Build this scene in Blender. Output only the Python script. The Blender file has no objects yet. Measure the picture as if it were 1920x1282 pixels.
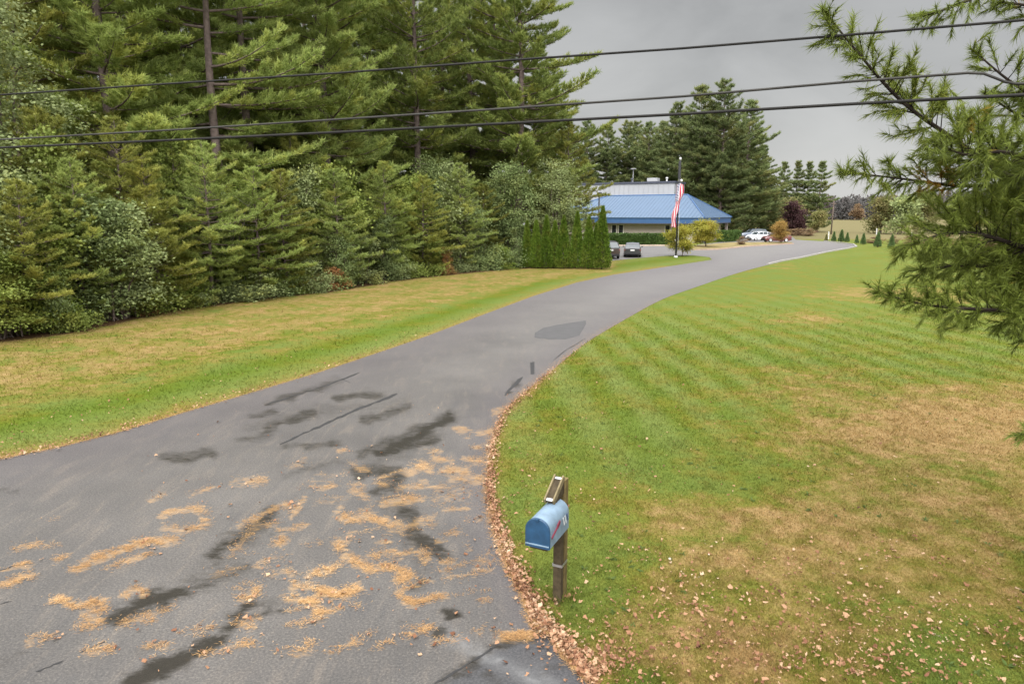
import bpy, math, random
import numpy as np
from mathutils import Vector, Matrix
from mathutils.geometry import delaunay_2d_cdt

R = math.radians
scene = bpy.context.scene
C = scene.collection
random.seed(7)
rng = np.random.default_rng(11)

# ------------------------------------------------------------------ camera
CAMH, FPX = 4.5, 1280.0
PITCH = math.atan(241 / 1280)
cp_, sp_ = math.cos(PITCH), math.sin(PITCH)
cam_d = bpy.data.cameras.new('camera')
cam_d.sensor_width = 36
cam_d.lens = 24
cam_d.clip_end = 4000
cam_d.clip_start = 0.1
cam = bpy.data.objects.new('camera', cam_d)
C.objects.link(cam)
cam.location = (0, 0, CAMH)
cam.rotation_euler = (math.pi / 2 - PITCH, 0, 0)
scene.camera = cam


def ray(px, py):
    a, b = (px - 960) / FPX, (641 - py) / FPX
    return (a, cp_ + b * sp_, -sp_ + b * cp_)


def G(px, py, z=0.0):
    d = ray(px, py)
    t = (z - CAMH) / d[2]
    return (d[0] * t, d[1] * t)


def P(px, py, Y):
    d = ray(px, py)
    t = Y / d[1]
    return (d[0] * t, Y, CAMH + d[2] * t)


def X_at(px, Y):
    """world x on the ground row at distance Y"""
    return (px - 960) / FPX * (Y * cp_ + (CAMH) * sp_)


def proj(x, y, z=0.0):
    dz = z - CAMH
    depth = np.maximum(y * cp_ - dz * sp_, 0.05)
    up = y * sp_ + dz * cp_
    return 960 + FPX * x / depth, 641 - FPX * up / depth


# ------------------------------------------------------------------ node helpers
def new_mat(name):
    m = bpy.data.materials.new(name)
    m.use_nodes = True
    nt = m.node_tree
    nt.nodes.clear()
    out = nt.nodes.new('ShaderNodeOutputMaterial')
    return m, nt, out


class NT:
    def __init__(s, nt):
        s.nt = nt

    def n(s, typ, **kw):
        node = s.nt.nodes.new(typ)
        for k, v in kw.items():
            if k in node.inputs:
                s.set(node.inputs[k], v)
            else:
                setattr(node, k, v)
        return node

    def set(s, inp, v):
        if isinstance(v, bpy.types.NodeSocket):
            s.nt.links.new(v, inp)
        else:
            inp.default_value = v

    def pos(s):
        return s.n('ShaderNodeNewGeometry').outputs['Position']

    def noise(s, vec, scale, detail=3.0, rough=0.55, dist=0.0):
        n = s.n('ShaderNodeTexNoise', Scale=scale, Detail=detail, Roughness=rough, Distortion=dist)
        if vec is not None:
            s.set(n.inputs['Vector'], vec)
        return n.outputs['Fac']

    def mapv(s, vec, scale=(1, 1, 1), rot=(0, 0, 0)):
        n = s.n('ShaderNodeMapping')
        s.set(n.inputs['Vector'], vec)
        n.inputs['Scale'].default_value = scale
        n.inputs['Rotation'].default_value = rot
        return n.outputs['Vector']

    def ramp(s, fac, stops):
        n = s.n('ShaderNodeValToRGB')
        els = n.color_ramp.elements
        while len(els) < len(stops):
            els.new(0.5)
        for e, (p, c) in zip(els, stops):
            e.position = p
            e.color = (c[0], c[1], c[2], 1)
        s.set(n.inputs['Fac'], fac)
        return n.outputs['Color']

    def mix(s, fac, a, b, mode='MIX'):
        n = s.n('ShaderNodeMix', data_type='RGBA', blend_type=mode)
        s.set(n.inputs[0], fac)
        for i, v in ((6, a), (7, b)):
            if isinstance(v, tuple) and len(v) == 3:
                v = (*v, 1)
            s.set(n.inputs[i], v)
        return n.outputs[2]

    def math(s, op, a, b=0.0, clamp=False):
        n = s.n('ShaderNodeMath', operation=op, use_clamp=clamp)
        s.set(n.inputs[0], a)
        s.set(n.inputs[1], b)
        return n.outputs[0]

    def rng(s, v, a, b, c=0.0, d=1.0):
        n = s.n('ShaderNodeMapRange')
        s.set(n.inputs[0], v)
        for i, x in zip((1, 2, 3, 4), (a, b, c, d)):
            n.inputs[i].default_value = x
        return n.outputs[0]

    def attr(s, name):
        return s.n('ShaderNodeAttribute', attribute_name=name).outputs['Fac']

    def bump(s, h, strength=0.3, dist=0.02):
        n = s.n('ShaderNodeBump', Strength=strength, Distance=dist)
        s.set(n.inputs['Height'], h)
        return n.outputs['Normal']

    def principled(s, col, rough=0.7, spec=0.3, metal=0.0, normal=None):
        b = s.n('ShaderNodeBsdfPrincipled')
        s.set(b.inputs['Base Color'], (*col, 1) if isinstance(col, tuple) and len(col) == 3 else col)
        s.set(b.inputs['Roughness'], rough)
        s.set(b.inputs['Specular IOR Level'], spec)
        s.set(b.inputs['Metallic'], metal)
        if normal is not None:
            s.set(b.inputs['Normal'], normal)
        return b.outputs[0]


def simple_mat(name, col, rough=0.6, spec=0.4, metal=0.0, var=0.12, scale=6.0, bump=0.0):
    m, nt, out = new_mat(name)
    q = NT(nt)
    tc = q.n('ShaderNodeTexCoord').outputs['Object']
    f = q.noise(tc, scale, 5, 0.6)
    c = q.mix(q.rng(f, 0.3, 0.7), tuple(x * (1 - var) for x in col), tuple(min(1, x * (1 + var)) for x in col))
    nrm = q.bump(q.noise(tc, scale * 6, 3), bump, 0.01) if bump else None
    nt.links.new(q.principled(c, rough, spec, metal, nrm), out.inputs[0])
    return m


def leaf_mat(name, stops, tint=None, tint_amt=0.5, tint_scale=0.35, tint_lo=0.55, tint_hi=0.7, trans=0.5, rough=0.65, objvar=0.35):
    """foliage: a colour per leaf, patches of another tint, a shift per tree"""
    m, nt, out = new_mat(name)
    q = NT(nt)
    geo = q.n('ShaderNodeNewGeometry')
    oi = q.n('ShaderNodeObjectInfo').outputs['Random']
    tco = q.n('ShaderNodeTexCoord').outputs['Object']
    seedv = q.n('ShaderNodeVectorMath', operation='ADD')
    q.set(seedv.inputs[0], tco)
    cmb = q.n('ShaderNodeCombineXYZ')
    q.set(cmb.inputs[0], q.math('MULTIPLY', oi, 57.0))
    q.set(seedv.inputs[1], cmb.outputs[0])
    big = q.noise(seedv.outputs[0], 0.55, 3)
    f = q.math('ADD', q.math('MULTIPLY', geo.outputs['Random Per Island'], 0.6), q.math('MULTIPLY', q.rng(big, 0.3, 0.7), 0.4))
    col = q.ramp(f, stops)
    if tint:
        pn = q.noise(seedv.outputs[0], tint_scale, 3)
        col = q.mix(q.math('MULTIPLY', q.rng(pn, tint_lo, tint_hi), tint_amt), col, tint)
    if objvar:
        v = q.rng(oi, 0, 1, 1 - objvar * 0.5, 1 + objvar * 0.5)
        cc = q.n('ShaderNodeCombineColor')
        for i in range(3):
            q.set(cc.inputs[i], v)
        col = q.mix(1.0, col, cc.outputs[0], 'MULTIPLY')
    a = q.principled(col, rough, 0.18)
    t = q.n('ShaderNodeBsdfTranslucent')
    q.set(t.inputs['Color'], col)
    mx = q.n('ShaderNodeMixShader')
    mx.inputs[0].default_value = trans
    nt.links.new(a, mx.inputs[1])
    nt.links.new(t.outputs[0], mx.inputs[2])
    nt.links.new(mx.outputs[0], out.inputs[0])
    return m


# ------------------------------------------------------------------ object helpers
def empty(name, loc=(0, 0, 0), rz=0.0):
    o = bpy.data.objects.new(name, None)
    C.objects.link(o)
    o.location = loc
    o.rotation_euler = (0, 0, rz)
    o.empty_display_size = 0.2
    return o


def tag(o, label=None, cat=None, group=None, kind=None):
    for k, v in (('label', label), ('category', cat), ('group', group), ('kind', kind)):
        if v:
            o[k] = v
    return o


def link_mesh(name, me, mat, parent=None):
    o = bpy.data.objects.new(name, me)
    C.objects.link(o)
    if mat is not None:
        me.materials.append(mat)
    if parent is not None:
        o.parent = parent
    return o


def np_mesh(name, V, k, attrs=None, idx=None):
    """V (n,k,3): n separate polygons of k corners; or V (n,3) with idx (m,k)"""
    me = bpy.data.meshes.new(name)
    if idx is None:
        n = V.shape[0]
        co = V.reshape(-1, 3)
        li = np.arange(n * k, dtype=np.int32)
    else:
        n = idx.shape[0]
        co = V
        li = idx.reshape(-1).astype(np.int32)
    me.vertices.add(len(co))
    me.vertices.foreach_set('co', np.ascontiguousarray(co, dtype=np.float32).ravel())
    me.loops.add(len(li))
    me.loops.foreach_set('vertex_index', li)
    me.polygons.add(n)
    me.polygons.foreach_set('loop_start', np.arange(0, n * k, k, dtype=np.int32))
    for nm, arr in (attrs or {}).items():
        a = me.attributes.new(nm, 'FLOAT', 'POINT')
        a.data.foreach_set('value', np.ascontiguousarray(arr, dtype=np.float32))
    me.update(calc_edges=True)
    return me


class MB:
    """collects faces into one mesh"""

    def __init__(s):
        s.v, s.f = [], []

    def add(s, vs, fs):
        b = len(s.v)
        s.v += [tuple(v) for v in vs]
        s.f += [tuple(i + b for i in f) for f in fs]
        return s

    def box(s, c, size, M=None):
        hx, hy, hz = size[0] / 2, size[1] / 2, size[2] / 2
        vs = [Vector((x * hx, y * hy, z * hz)) for z in (-1, 1) for y in (-1, 1) for x in (-1, 1)]
        if M is not None:
            vs = [M @ v for v in vs]
        vs = [v + Vector(c) for v in vs]
        return s.add(vs, [(0, 2, 3, 1), (4, 5, 7, 6), (0, 1, 5, 4), (2, 6, 7, 3), (0, 4, 6, 2), (1, 3, 7, 5)])

    def tube(s, pts, rad, n=8, cap=True):
        pts = [Vector(p) for p in pts]
        m = len(pts)
        if not isinstance(rad, (list, tuple)):
            rad = [rad] * m
        vs, fs = [], []
        prev = None
        for i, p in enumerate(pts):
            d = (pts[min(i + 1, m - 1)] - pts[max(i - 1, 0)]).normalized()
            if prev is None:
                a = d.orthogonal().normalized()
            else:
                a = (prev - d * prev.dot(d))
                a = a.normalized() if a.length > 1e-5 else d.orthogonal().normalized()
            prev = a
            b = d.cross(a)
            for k in range(n):
                t = 2 * math.pi * k / n
                vs.append(p + (a * math.cos(t) + b * math.sin(t)) * rad[i])
        for i in range(m - 1):
            for k in range(n):
                k2 = (k + 1) % n
                fs.append((i * n + k, i * n + k2, (i + 1) * n + k2, (i + 1) * n + k))
        if cap:
            fs.append(tuple(range(n - 1, -1, -1)))
            fs.append(tuple((m - 1) * n + k for k in range(n)))
        return s.add(vs, fs)

    def lathe(s, prof, c=(0, 0, 0), n=16, axis='z'):
        """prof [(radius, height)]"""
        vs, fs = [], []
        for r, h in prof:
            for k in range(n):
                t = 2 * math.pi * k / n
                x, y = r * math.cos(t), r * math.sin(t)
                v = (x, y, h) if axis == 'z' else (x, h, y)
                vs.append(Vector(v) + Vector(c))
        for i in range(len(prof) - 1):
            for k in range(n):
                k2 = (k + 1) % n
                fs.append((i * n + k, i * n + k2, (i + 1) * n + k2, (i + 1) * n + k))
        fs.append(tuple(range(n - 1, -1, -1)))
        fs.append(tuple((len(prof) - 1) * n + k for k in range(n)))
        return s.add(vs, fs)

    def loft(s, rings, cap=True):
        n = len(rings[0])
        vs = [v for r in rings for v in r]
        fs = []
        for i in range(len(rings) - 1):
            for k in range(n):
                k2 = (k + 1) % n
                fs.append((i * n + k, i * n + k2, (i + 1) * n + k2, (i + 1) * n + k))
        if cap:
            fs.append(tuple(range(n - 1, -1, -1)))
            fs.append(tuple((len(rings) - 1) * n + k for k in range(n)))
        return s.add(vs, fs)

    def mesh(s, name, smooth=False):
        me = bpy.data.meshes.new(name)
        me.from_pydata([tuple(v) for v in s.v], [], s.f)
        me.validate()
        me.update()
        if smooth:
            for p in me.polygons:
                p.use_smooth = True
        return me

    def build(s, name, mat, parent=None, smooth=False, bevel=0.0):
        o = link_mesh(name, s.mesh(name, smooth), mat, parent)
        if bevel:
            b = o.modifiers.new('bevel', 'BEVEL')
            b.width = bevel
            b.segments = 2
            b.limit_method = 'ANGLE'
        return o


def copy_tree(o, parent=None):
    c = o.copy()
    C.objects.link(c)
    if parent is not None:
        c.parent = parent
    for ch in list(o.children):
        copy_tree(ch, c)
    return c


def unit(a):
    return a / np.maximum(np.linalg.norm(a, axis=-1, keepdims=True), 1e-9)


def needles(Cn, D, L, W, rg, flat=0.55):
    side = unit(np.cross(D, rg.normal(size=D.shape) * flat + np.array([0, 0, 1.0])))
    V = np.empty((len(Cn), 3, 3))
    V[:, 0] = Cn - side * (W / 2)[:, None]
    V[:, 1] = Cn + side * (W / 2)[:, None]
    V[:, 2] = Cn + D * L[:, None]
    return V


def leaf_quads(Cn, D, L, W, rg, up=0.8):
    """diamond leaves lying roughly flat with the normal biased upward"""
    Nn = unit(rg.normal(size=D.shape) * 0.6 + np.array([0, 0, up]))
    side = unit(np.cross(D, Nn))
    D = unit(np.cross(Nn, side))
    V = np.empty((len(Cn), 4, 3))
    V[:, 0] = Cn
    V[:, 1] = Cn + D * (L * 0.45)[:, None] + side * (W / 2)[:, None]
    V[:, 2] = Cn + D * L[:, None]
    V[:, 3] = Cn + D * (L * 0.45)[:, None] - side * (W / 2)[:, None]
    return V


# ------------------------------------------------------------------ materials
M = {}
M['bark'] = simple_mat('bark', (0.11, 0.085, 0.07), 0.9, 0.1, 0, 0.45, 7, 0.6)
M['bark_pine'] = simple_mat('bark_pine', (0.125, 0.095, 0.085), 0.9, 0.1, 0, 0.4, 5, 0.6)
M['twig'] = simple_mat('twig', (0.026, 0.02, 0.016), 0.9, 0.1, 0, 0.4, 9)
PINE = [
    leaf_mat('pine_green', [(0.0, (0.138, 0.179, 0.049)), (0.5, (0.239, 0.295, 0.079)), (1.0, (0.375, 0.420, 0.124))], (0.504, 0.458, 0.089), 0.55, 0.5, 0.52, 0.72),
    leaf_mat('pine_light', [(0.0, (0.160, 0.210, 0.063)), (0.5, (0.281, 0.346, 0.099)), (1.0, (0.441, 0.483, 0.160))], (0.494, 0.450, 0.106), 0.5, 0.5, 0.5, 0.7),
    leaf_mat('pine_dark', [(0.0, (0.112, 0.153, 0.046)), (0.5, (0.200, 0.248, 0.065)), (1.0, (0.332, 0.360, 0.103))], (0.461, 0.420, 0.083), 0.5, 0.45, 0.52, 0.72),
    leaf_mat('pine_golden', [(0.0, (0.119, 0.141, 0.031)), (0.5, (0.225, 0.240, 0.053)), (1.0, (0.344, 0.338, 0.094))], (0.375, 0.345, 0.075), 0.6, 0.7, 0.5, 0.68),
]
M['far_pine'] = leaf_mat('pine_far', [(0.0, (0.095, 0.130, 0.053)), (0.5, (0.161, 0.200, 0.076)), (1.0, (0.246, 0.277, 0.114))], (0.321, 0.277, 0.091), 0.5, 0.3, 0.5, 0.7)
BROAD = [
    leaf_mat('leaf_green', [(0.0, (0.150, 0.194, 0.044)), (0.5, (0.210, 0.261, 0.056)), (1.0, (0.305, 0.339, 0.090))], (0.386, 0.373, 0.071), 0.5, 0.5, 0.55, 0.72, 0.4),
    leaf_mat('leaf_oak', [(0.0, (0.151, 0.186, 0.071)), (0.5, (0.212, 0.251, 0.100)), (1.0, (0.303, 0.337, 0.154))], (0.367, 0.349, 0.071), 0.5, 0.6, 0.55, 0.7, 0.3),
    leaf_mat('leaf_bluish', [(0.0, (0.118, 0.162, 0.058)), (0.5, (0.164, 0.213, 0.078)), (1.0, (0.241, 0.280, 0.112))], (0.307, 0.297, 0.067), 0.4, 0.5, 0.55, 0.72, 0.3),
    leaf_mat('leaf_bright', [(0.0, (0.119, 0.176, 0.029)), (0.5, (0.173, 0.234, 0.040)), (1.0, (0.244, 0.299, 0.065))], (0.288, 0.234, 0.046), 0.4, 0.5, 0.5, 0.7, 0.4),
    leaf_mat('leaf_russet', [(0.0, (0.168, 0.084, 0.036)), (0.5, (0.336, 0.156, 0.060)), (1.0, (0.456, 0.264, 0.108))], (0.144, 0.168, 0.048), 0.7, 0.8, 0.48, 0.6, 0.4),
]
M['olive'] = leaf_mat('leaf_olive', [(0.0, (0.11, 0.12, 0.045)), (0.5, (0.2, 0.2, 0.07)), (1.0, (0.28, 0.27, 0.11))], (0.27, 0.19, 0.09), 0.6, 0.4, 0.48, 0.68)
M['yellow'] = leaf_mat('leaf_yellow', [(0.0, (0.208, 0.195, 0.030)), (0.5, (0.338, 0.325, 0.048)), (1.0, (0.468, 0.429, 0.084))], (0.390, 0.260, 0.060), 0.5, 1.2, 0.5, 0.7)
M['amber'] = leaf_mat('leaf_amber', [(0.0, (0.19, 0.12, 0.035)), (0.5, (0.32, 0.2, 0.06)), (1.0, (0.42, 0.29, 0.1))], (0.26, 0.24, 0.06), 0.4, 1.5, 0.5, 0.7)
M['purple'] = leaf_mat('leaf_purple', [(0.0, (0.036, 0.020, 0.022)), (0.5, (0.072, 0.035, 0.037)), (1.0, (0.120, 0.061, 0.061))])
M['cedar'] = leaf_mat('leaf_cedar', [(0.0, (0.035, 0.066, 0.007)), (0.5, (0.074, 0.125, 0.012)), (1.0, (0.135, 0.186, 0.026))], (0.147, 0.143, 0.026), 0.4, 0.9, 0.5, 0.7, 0.2, 0.6, 0.15)
M['hedge'] = leaf_mat('leaf_hedge', [(0.0, (0.029, 0.058, 0.012)), (0.5, (0.054, 0.098, 0.019)), (1.0, (0.098, 0.146, 0.035))], None, trans=0.15, objvar=0.1)
M['spruce'] = leaf_mat('leaf_spruce', [(0.0, (0.060, 0.106, 0.036)), (0.5, (0.110, 0.174, 0.061)), (1.0, (0.188, 0.241, 0.096))])
M['brush'] = leaf_mat('leaf_brush', [(0.0, (0.14, 0.09, 0.05)), (0.5, (0.23, 0.15, 0.085)), (1.0, (0.32, 0.24, 0.14))])
M['near_needle'] = leaf_mat('near_needle', [(0.0, (0.060, 0.078, 0.013)), (0.45, (0.115, 0.147, 0.024)), (0.85, (0.173, 0.210, 0.036)), (1.0, (0.270, 0.253, 0.056))], (0.403, 0.138, 0.014), 0.6, 1.3, 0.64, 0.72, 0.3, 0.55, 0.15)
M['fallen'] = leaf_mat('fallen_leaf', [(0.0, (0.05, 0.024, 0.014)), (0.25, (0.15, 0.065, 0.035)), (0.5, (0.27, 0.14, 0.075)), (0.75, (0.38, 0.24, 0.145)), (0.93, (0.44, 0.33, 0.23)), (1.0, (0.52, 0.46, 0.37))], None, trans=0.15, objvar=0)
M['dead_needle'] = leaf_mat('dead_needle', [(0.0, (0.132, 0.075, 0.033)), (0.35, (0.290, 0.156, 0.063)), (0.75, (0.449, 0.272, 0.120)), (1.0, (0.581, 0.422, 0.240))], None, trans=0.1, objvar=0)

# ------------------------------------------------------------------ world
SUN_EL, SUN_AZ = R(42), R(196)       # azimuth clockwise from +Y; behind the camera, a little left
w = bpy.data.worlds.new('World')
scene.world = w
w.use_nodes = True
nt = w.node_tree
nt.nodes.clear()
q = NT(nt)
sky = q.n('ShaderNodeTexSky', sky_type='NISHITA', sun_disc=False)
sky.sun_elevation = SUN_EL
sky.sun_rotation = SUN_AZ
sky.air_density = 1.0
sky.dust_density = 2.0
gen = q.n('ShaderNodeTexCoord').outputs['Generated']
sep = q.n('ShaderNodeSeparateXYZ')
q.set(sep.inputs[0], gen)
zz = sep.outputs['Z']
grad = q.ramp(q.rng(zz, 0.0, 1.0), [(0.0, (0.45, 0.45, 0.438)), (0.08, (0.39, 0.39, 0.382)), (0.30, (0.285, 0.287, 0.284)), (0.42, (0.7, 0.71, 0.73)), (0.6, (1.8, 1.82, 1.85)), (1.0, (2.9, 2.92, 2.95))])
cl = q.noise(q.mapv(gen, (1.2, 1.2, 2.6)), 2.6, 6, 0.55, 0.5)
clf = q.rng(cl, 0.3, 0.7, 0.84, 1.16)
cmb = q.n('ShaderNodeCombineColor')
for i in range(3):
    q.set(cmb.inputs[i], clf)
cloud = q.mix(1.0, grad, cmb.outputs[0], 'MULTIPLY')
sdv = (math.sin(SUN_AZ) * math.cos(SUN_EL), math.cos(SUN_AZ) * math.cos(SUN_EL), math.sin(SUN_EL))
dotn = q.n('ShaderNodeVectorMath', operation='DOT_PRODUCT')
q.set(dotn.inputs[0], gen)
dotn.inputs[1].default_value = sdv
glow = q.math('MULTIPLY', q.math('POWER', q.math('MAXIMUM', dotn.outputs['Value'], 0.0), 2.0), 2.2)
gc = q.n('ShaderNodeCombineColor')
for i in range(3):
    q.set(gc.inputs[i], glow)
cloud = q.mix(1.0, cloud, gc.outputs[0], 'ADD')      # cloud lit from behind round the hidden sun
ten = q.mix(1.0, cloud, (10.0, 10.0, 10.0), 'MULTIPLY')
fin = q.mix(0.95, sky.outputs[0], ten)
bg = q.n('ShaderNodeBackground')
q.set(bg.inputs['Color'], fin)
bg.inputs['Strength'].default_value = 0.1
wo = q.n('ShaderNodeOutputWorld')
nt.links.new(bg.outputs[0], wo.inputs[0])
sd = bpy.data.lights.new('sun', 'SUN')
sd.energy = 2.0
sd.angle = R(25)
sd.color = (1.0, 0.96, 0.9)
sun = bpy.data.objects.new('sun', sd)
C.objects.link(sun)
sdir = Vector((math.sin(SUN_AZ) * math.cos(SUN_EL), math.cos(SUN_AZ) * math.cos(SUN_EL), math.sin(SUN_EL)))
sun.rotation_euler = sdir.to_track_quat('Z', 'Y').to_euler()

# ------------------------------------------------------------------ ground painting (masks traced once onto the ground plane)
def blobs(px, py, lst):
    v = np.zeros_like(px)
    for cx, cy, rx, ry, s in lst:
        v += s * np.exp(-(((px - cx) / rx) ** 2 + ((py - cy) / ry) ** 2))
    return v


def seg_dist(px, py, pts):
    d = np.full(px.shape, 1e9)
    for (x0, y0), (x1, y1) in zip(pts[:-1], pts[1:]):
        dx, dy = x1 - x0, y1 - y0
        t = np.clip(((px - x0) * dx + (py - y0) * dy) / (dx * dx + dy * dy + 1e-9), 0, 1)
        d = np.minimum(d, np.hypot(px - x0 - t * dx, py - y0 - t * dy))
    return d


def c1(*pts):
    return [(x / 2.775, 820 + y / 2.775) for x, y in pts]


def c2(*pts):
    return [(560 + x / 2.2036, 700 + y / 2.2036) for x, y in pts]


def c5(*pts):
    return [(300 + x / 2.4, 400 + y / 2.4) for x, y in pts]


EDGE_R = [(1115, 1282), (1085, 1252), (1060, 1225), (1040, 1187), (1005, 1168), (988, 1120), (955, 1060), (928, 985), (915, 915), (921, 835), (945, 772), (985, 735), (1040, 690), (1100, 642), (1170, 600), (1240, 562), (1300, 540), (1400, 507), (1500, 483), (1605, 463)]
EDGE_L = [(0, 860), (100, 840), (215, 812), (330, 777), (450, 742), (600, 697), (700, 664), (800, 630), (900, 592), (1000, 555), (1080, 530), (1150, 515), (1250, 500), (1335, 487)]
WOOD = [(-300, 700), (0, 642), (150, 622), (330, 582), (480, 562), (620, 547), (760, 524), (900, 510), (990, 503), (1140, 503)]

wood_poly = [G(*p) for p in WOOD] + [(6, 62), (-2, 75), (-6, 110), (-200, 140), (-200, 20)]


def in_poly(x, y, poly):
    r = np.zeros(x.shape, bool)
    n = len(poly)
    for i in range(n):
        x0, y0 = poly[i]
        x1, y1 = poly[(i + 1) % n]
        c = ((y0 > y) != (y1 > y)) & (x < (x1 - x0) * (y - y0) / (y1 - y0 + 1e-12) + x0)
        r ^= c
    return r


DRY = [(1810, 795, 300, 70, 0.95), (1740, 960, 360, 120, 0.55), (1350, 1000, 220, 120, 0.42), (1600, 1190, 420, 130, 0.5), (1230, 1220, 220, 110, 0.4),
       (1410, 895, 95, 42, -0.55), (1100, 1060, 70, 90, -0.5), (1520, 598, 90, 14, 0.5), (1640, 548, 140, 14, 0.5), (1500, 720, 130, 40, 0.3), (1180, 820, 120, 60, -0.15),
       (1750, 560, 120, 14, 0.35), (1460, 500, 60, 8, 0.25), (1080, 508, 70, 7, 0.6), (1300, 470, 60, 8, -0.1), (1420, 1130, 90, 40, -0.3), (1750, 1230, 80, 50, -0.15), (1000, 900, 30, 60, 0.1)]


def lawn_attrs(x, y):
    px, py = proj(x, y)
    vis = y > 2.0
    dry = blobs(px, py, DRY) + 0.12
    # tan strip at the foot of the wood, green along the drive
    dw = seg_dist(px, py, WOOD)
    dl = seg_dist(px, py, [(-500, 950)] + EDGE_L)
    left = (px < 1150) & (py < 900) & (dl < 400)
    fr = dw / np.maximum(dw + dl, 1)
    lf = 0.6 * np.clip(1 - (fr - 0.42) / 0.3, 0, 1)
    side = y - np.interp(px, [p[0] for p in EDGE_L], [G(*p)[1] for p in EDGE_L])
    dry = np.where((side > 0) & (px < 1330) & (y < 80), np.maximum(0.02, lf), dry)
    leftside = (side > 0) & (px < 1330) & (y < 80)
    far = np.clip((y - 112) / 15, 0, 1)
    dry = np.maximum(dry, far * 0.55)
    dry = np.where(vis, dry, 0.4)
    yy = np.maximum(y - 36, 0)
    x0_ = x
    x = x + 0.06 * np.sin(0.21 * y + 0.13 * x) + 0.2 * np.sin(0.9 * x + 2)
    u = x + 0.085 * y + 0.016 * np.minimum(yy, 20) ** 2 + 0.64 * np.maximum(yy - 20, 0)
    st = 0.5 + 0.5 * np.tanh(3 * np.sin(u * 2 * math.pi / 1.3 + 0.15 * np.sin(y * 0.13)))
    x = x0_
    amp = np.clip((py - 520) / 110, 0.28, 1) * np.clip((960 - py) / 220, 0.0, 1) * 0.62
    st = 0.5 + (st - 0.5) * amp
    # along the left verge the mower ran beside the drive
    dperp = dl / np.clip((py - 400) / 100, 0.5, 6)
    st = np.where(leftside, 0.4 + 0.28 * np.sin(dperp * 0.3), st)
    litter = np.where(in_poly(x, y, wood_poly), 1.0, 0.0)
    e = np.minimum(seg_dist(px, py, EDGE_R[:13]), seg_dist(px, py, [(-500, 950)] + EDGE_L))
    edge = np.exp(-(e / np.clip((py - 380) / 32, 3, 20)) ** 2) * (y < 60) * (y > 2)
    litter = np.where(y > 100, np.clip((y - 118) / 8, 0, 1) * -1.0, litter)
    return np.clip(dry, 0, 1), st, litter, np.clip(edge, 0, 1)


def lawn_color(q, pos, blade=False):
    dry, st, lit, edge = (q.attr(n) for n in ('dry', 'stripe', 'litter', 'edge'))
    n1 = q.noise(pos, 0.55, 5, 0.6)
    n2 = q.noise(pos, 3.2, 4, 0.65)
    n3 = q.noise(pos, 24.0, 3, 0.7)
    n1b = q.noise(pos, 1.3, 4, 0.6, 0.6)
    d = q.math('ADD', q.math('ADD', dry, q.rng(n1b, 0.3, 0.7, -0.24, 0.24)), q.math('ADD', q.rng(n1, 0.3, 0.7, -0.25, 0.25), q.rng(n2, 0.3, 0.7, -0.22, 0.22)))
    d = q.math('ADD', d, q.rng(n3, 0.3, 0.7, -0.12, 0.12), clamp=True)
    st = q.math('ADD', q.math('MULTIPLY', q.math('SUBTRACT', st, 0.5), q.rng(n1, 0.3, 0.65, 0.5, 1.35)), 0.5)
    green = q.mix(st, (0.07, 0.112, 0.006), (0.145, 0.172, 0.05))
    green = q.mix(q.rng(n1, 0.4, 0.65, 0, 0.5), green, (0.125, 0.122, 0.014))
    tan = q.mix(q.rng(n2, 0.3, 0.7), (0.205, 0.132, 0.05), (0.295, 0.2, 0.088))
    olive = q.mix(0.5, green, (0.165, 0.128, 0.022))
    c = q.mix(q.rng(d, 0.1, 0.5), green, olive)
    c = q.mix(q.rng(d, 0.4, 0.95), c, tan)
    c = q.mix(q.math('MULTIPLY', edge, 0.45), c, q.mix(n2, (0.2, 0.11, 0.04), (0.34, 0.2, 0.08)))
    c = q.mix(q.math('MULTIPLY', lit, -1.0, True), c, q.mix(n1, (0.125, 0.12, 0.05), (0.185, 0.148, 0.075)))
    c = q.mix(q.math('MAXIMUM', lit, 0.0), c, q.mix(n2, (0.05, 0.032, 0.018), (0.13, 0.075, 0.035)))
    return c, n2, n3


m, nt, out = new_mat('lawn')
q = NT(nt)
pos = q.pos()
c, n2, n3 = lawn_color(q, pos)
n4 = q.noise(pos, 70, 2, 0.6)
c = q.mix(1.0, c, q.ramp(q.math('ADD', q.math('MULTIPLY', n4, 0.5), q.math('MULTIPLY', n3, 0.5)), [(0.3, (0.5, 0.5, 0.5)), (0.7, (1.05, 1.05, 1.05))]), 'MULTIPLY')
nt.links.new(q.principled(c, 0.9, 0.05, 0, q.bump(n4, 0.5, 0.03)), out.inputs[0])
M['lawn'] = m

m, nt, out = new_mat('grass_blade')
q = NT(nt)
c, n2, n3 = lawn_color(q, q.pos())
isl = q.n('ShaderNodeNewGeometry').outputs['Random Per Island']
c = q.mix(1.0, c, q.ramp(isl, [(0.0, (0.75, 0.75, 0.7)), (0.6, (1.05, 1.05, 1.0)), (1.0, (1.45, 1.35, 1.3))]), 'MULTIPLY')
a = q.principled(c, 0.7, 0.1)
t = q.n('ShaderNodeBsdfTranslucent')
q.set(t.inputs['Color'], c)
mx = q.n('ShaderNodeMixShader')
mx.inputs[0].default_value = 0.35
nt.links.new(a, mx.inputs[1])
nt.links.new(t.outputs[0], mx.inputs[2])
nt.links.new(mx.outputs[0], out.inputs[0])
M['blade'] = m


def axis(parts):
    a = []
    for lo, hi, st in parts:
        a.append(np.arange(lo, hi, st))
    return np.unique(np.concatenate(a).round(4))


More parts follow.
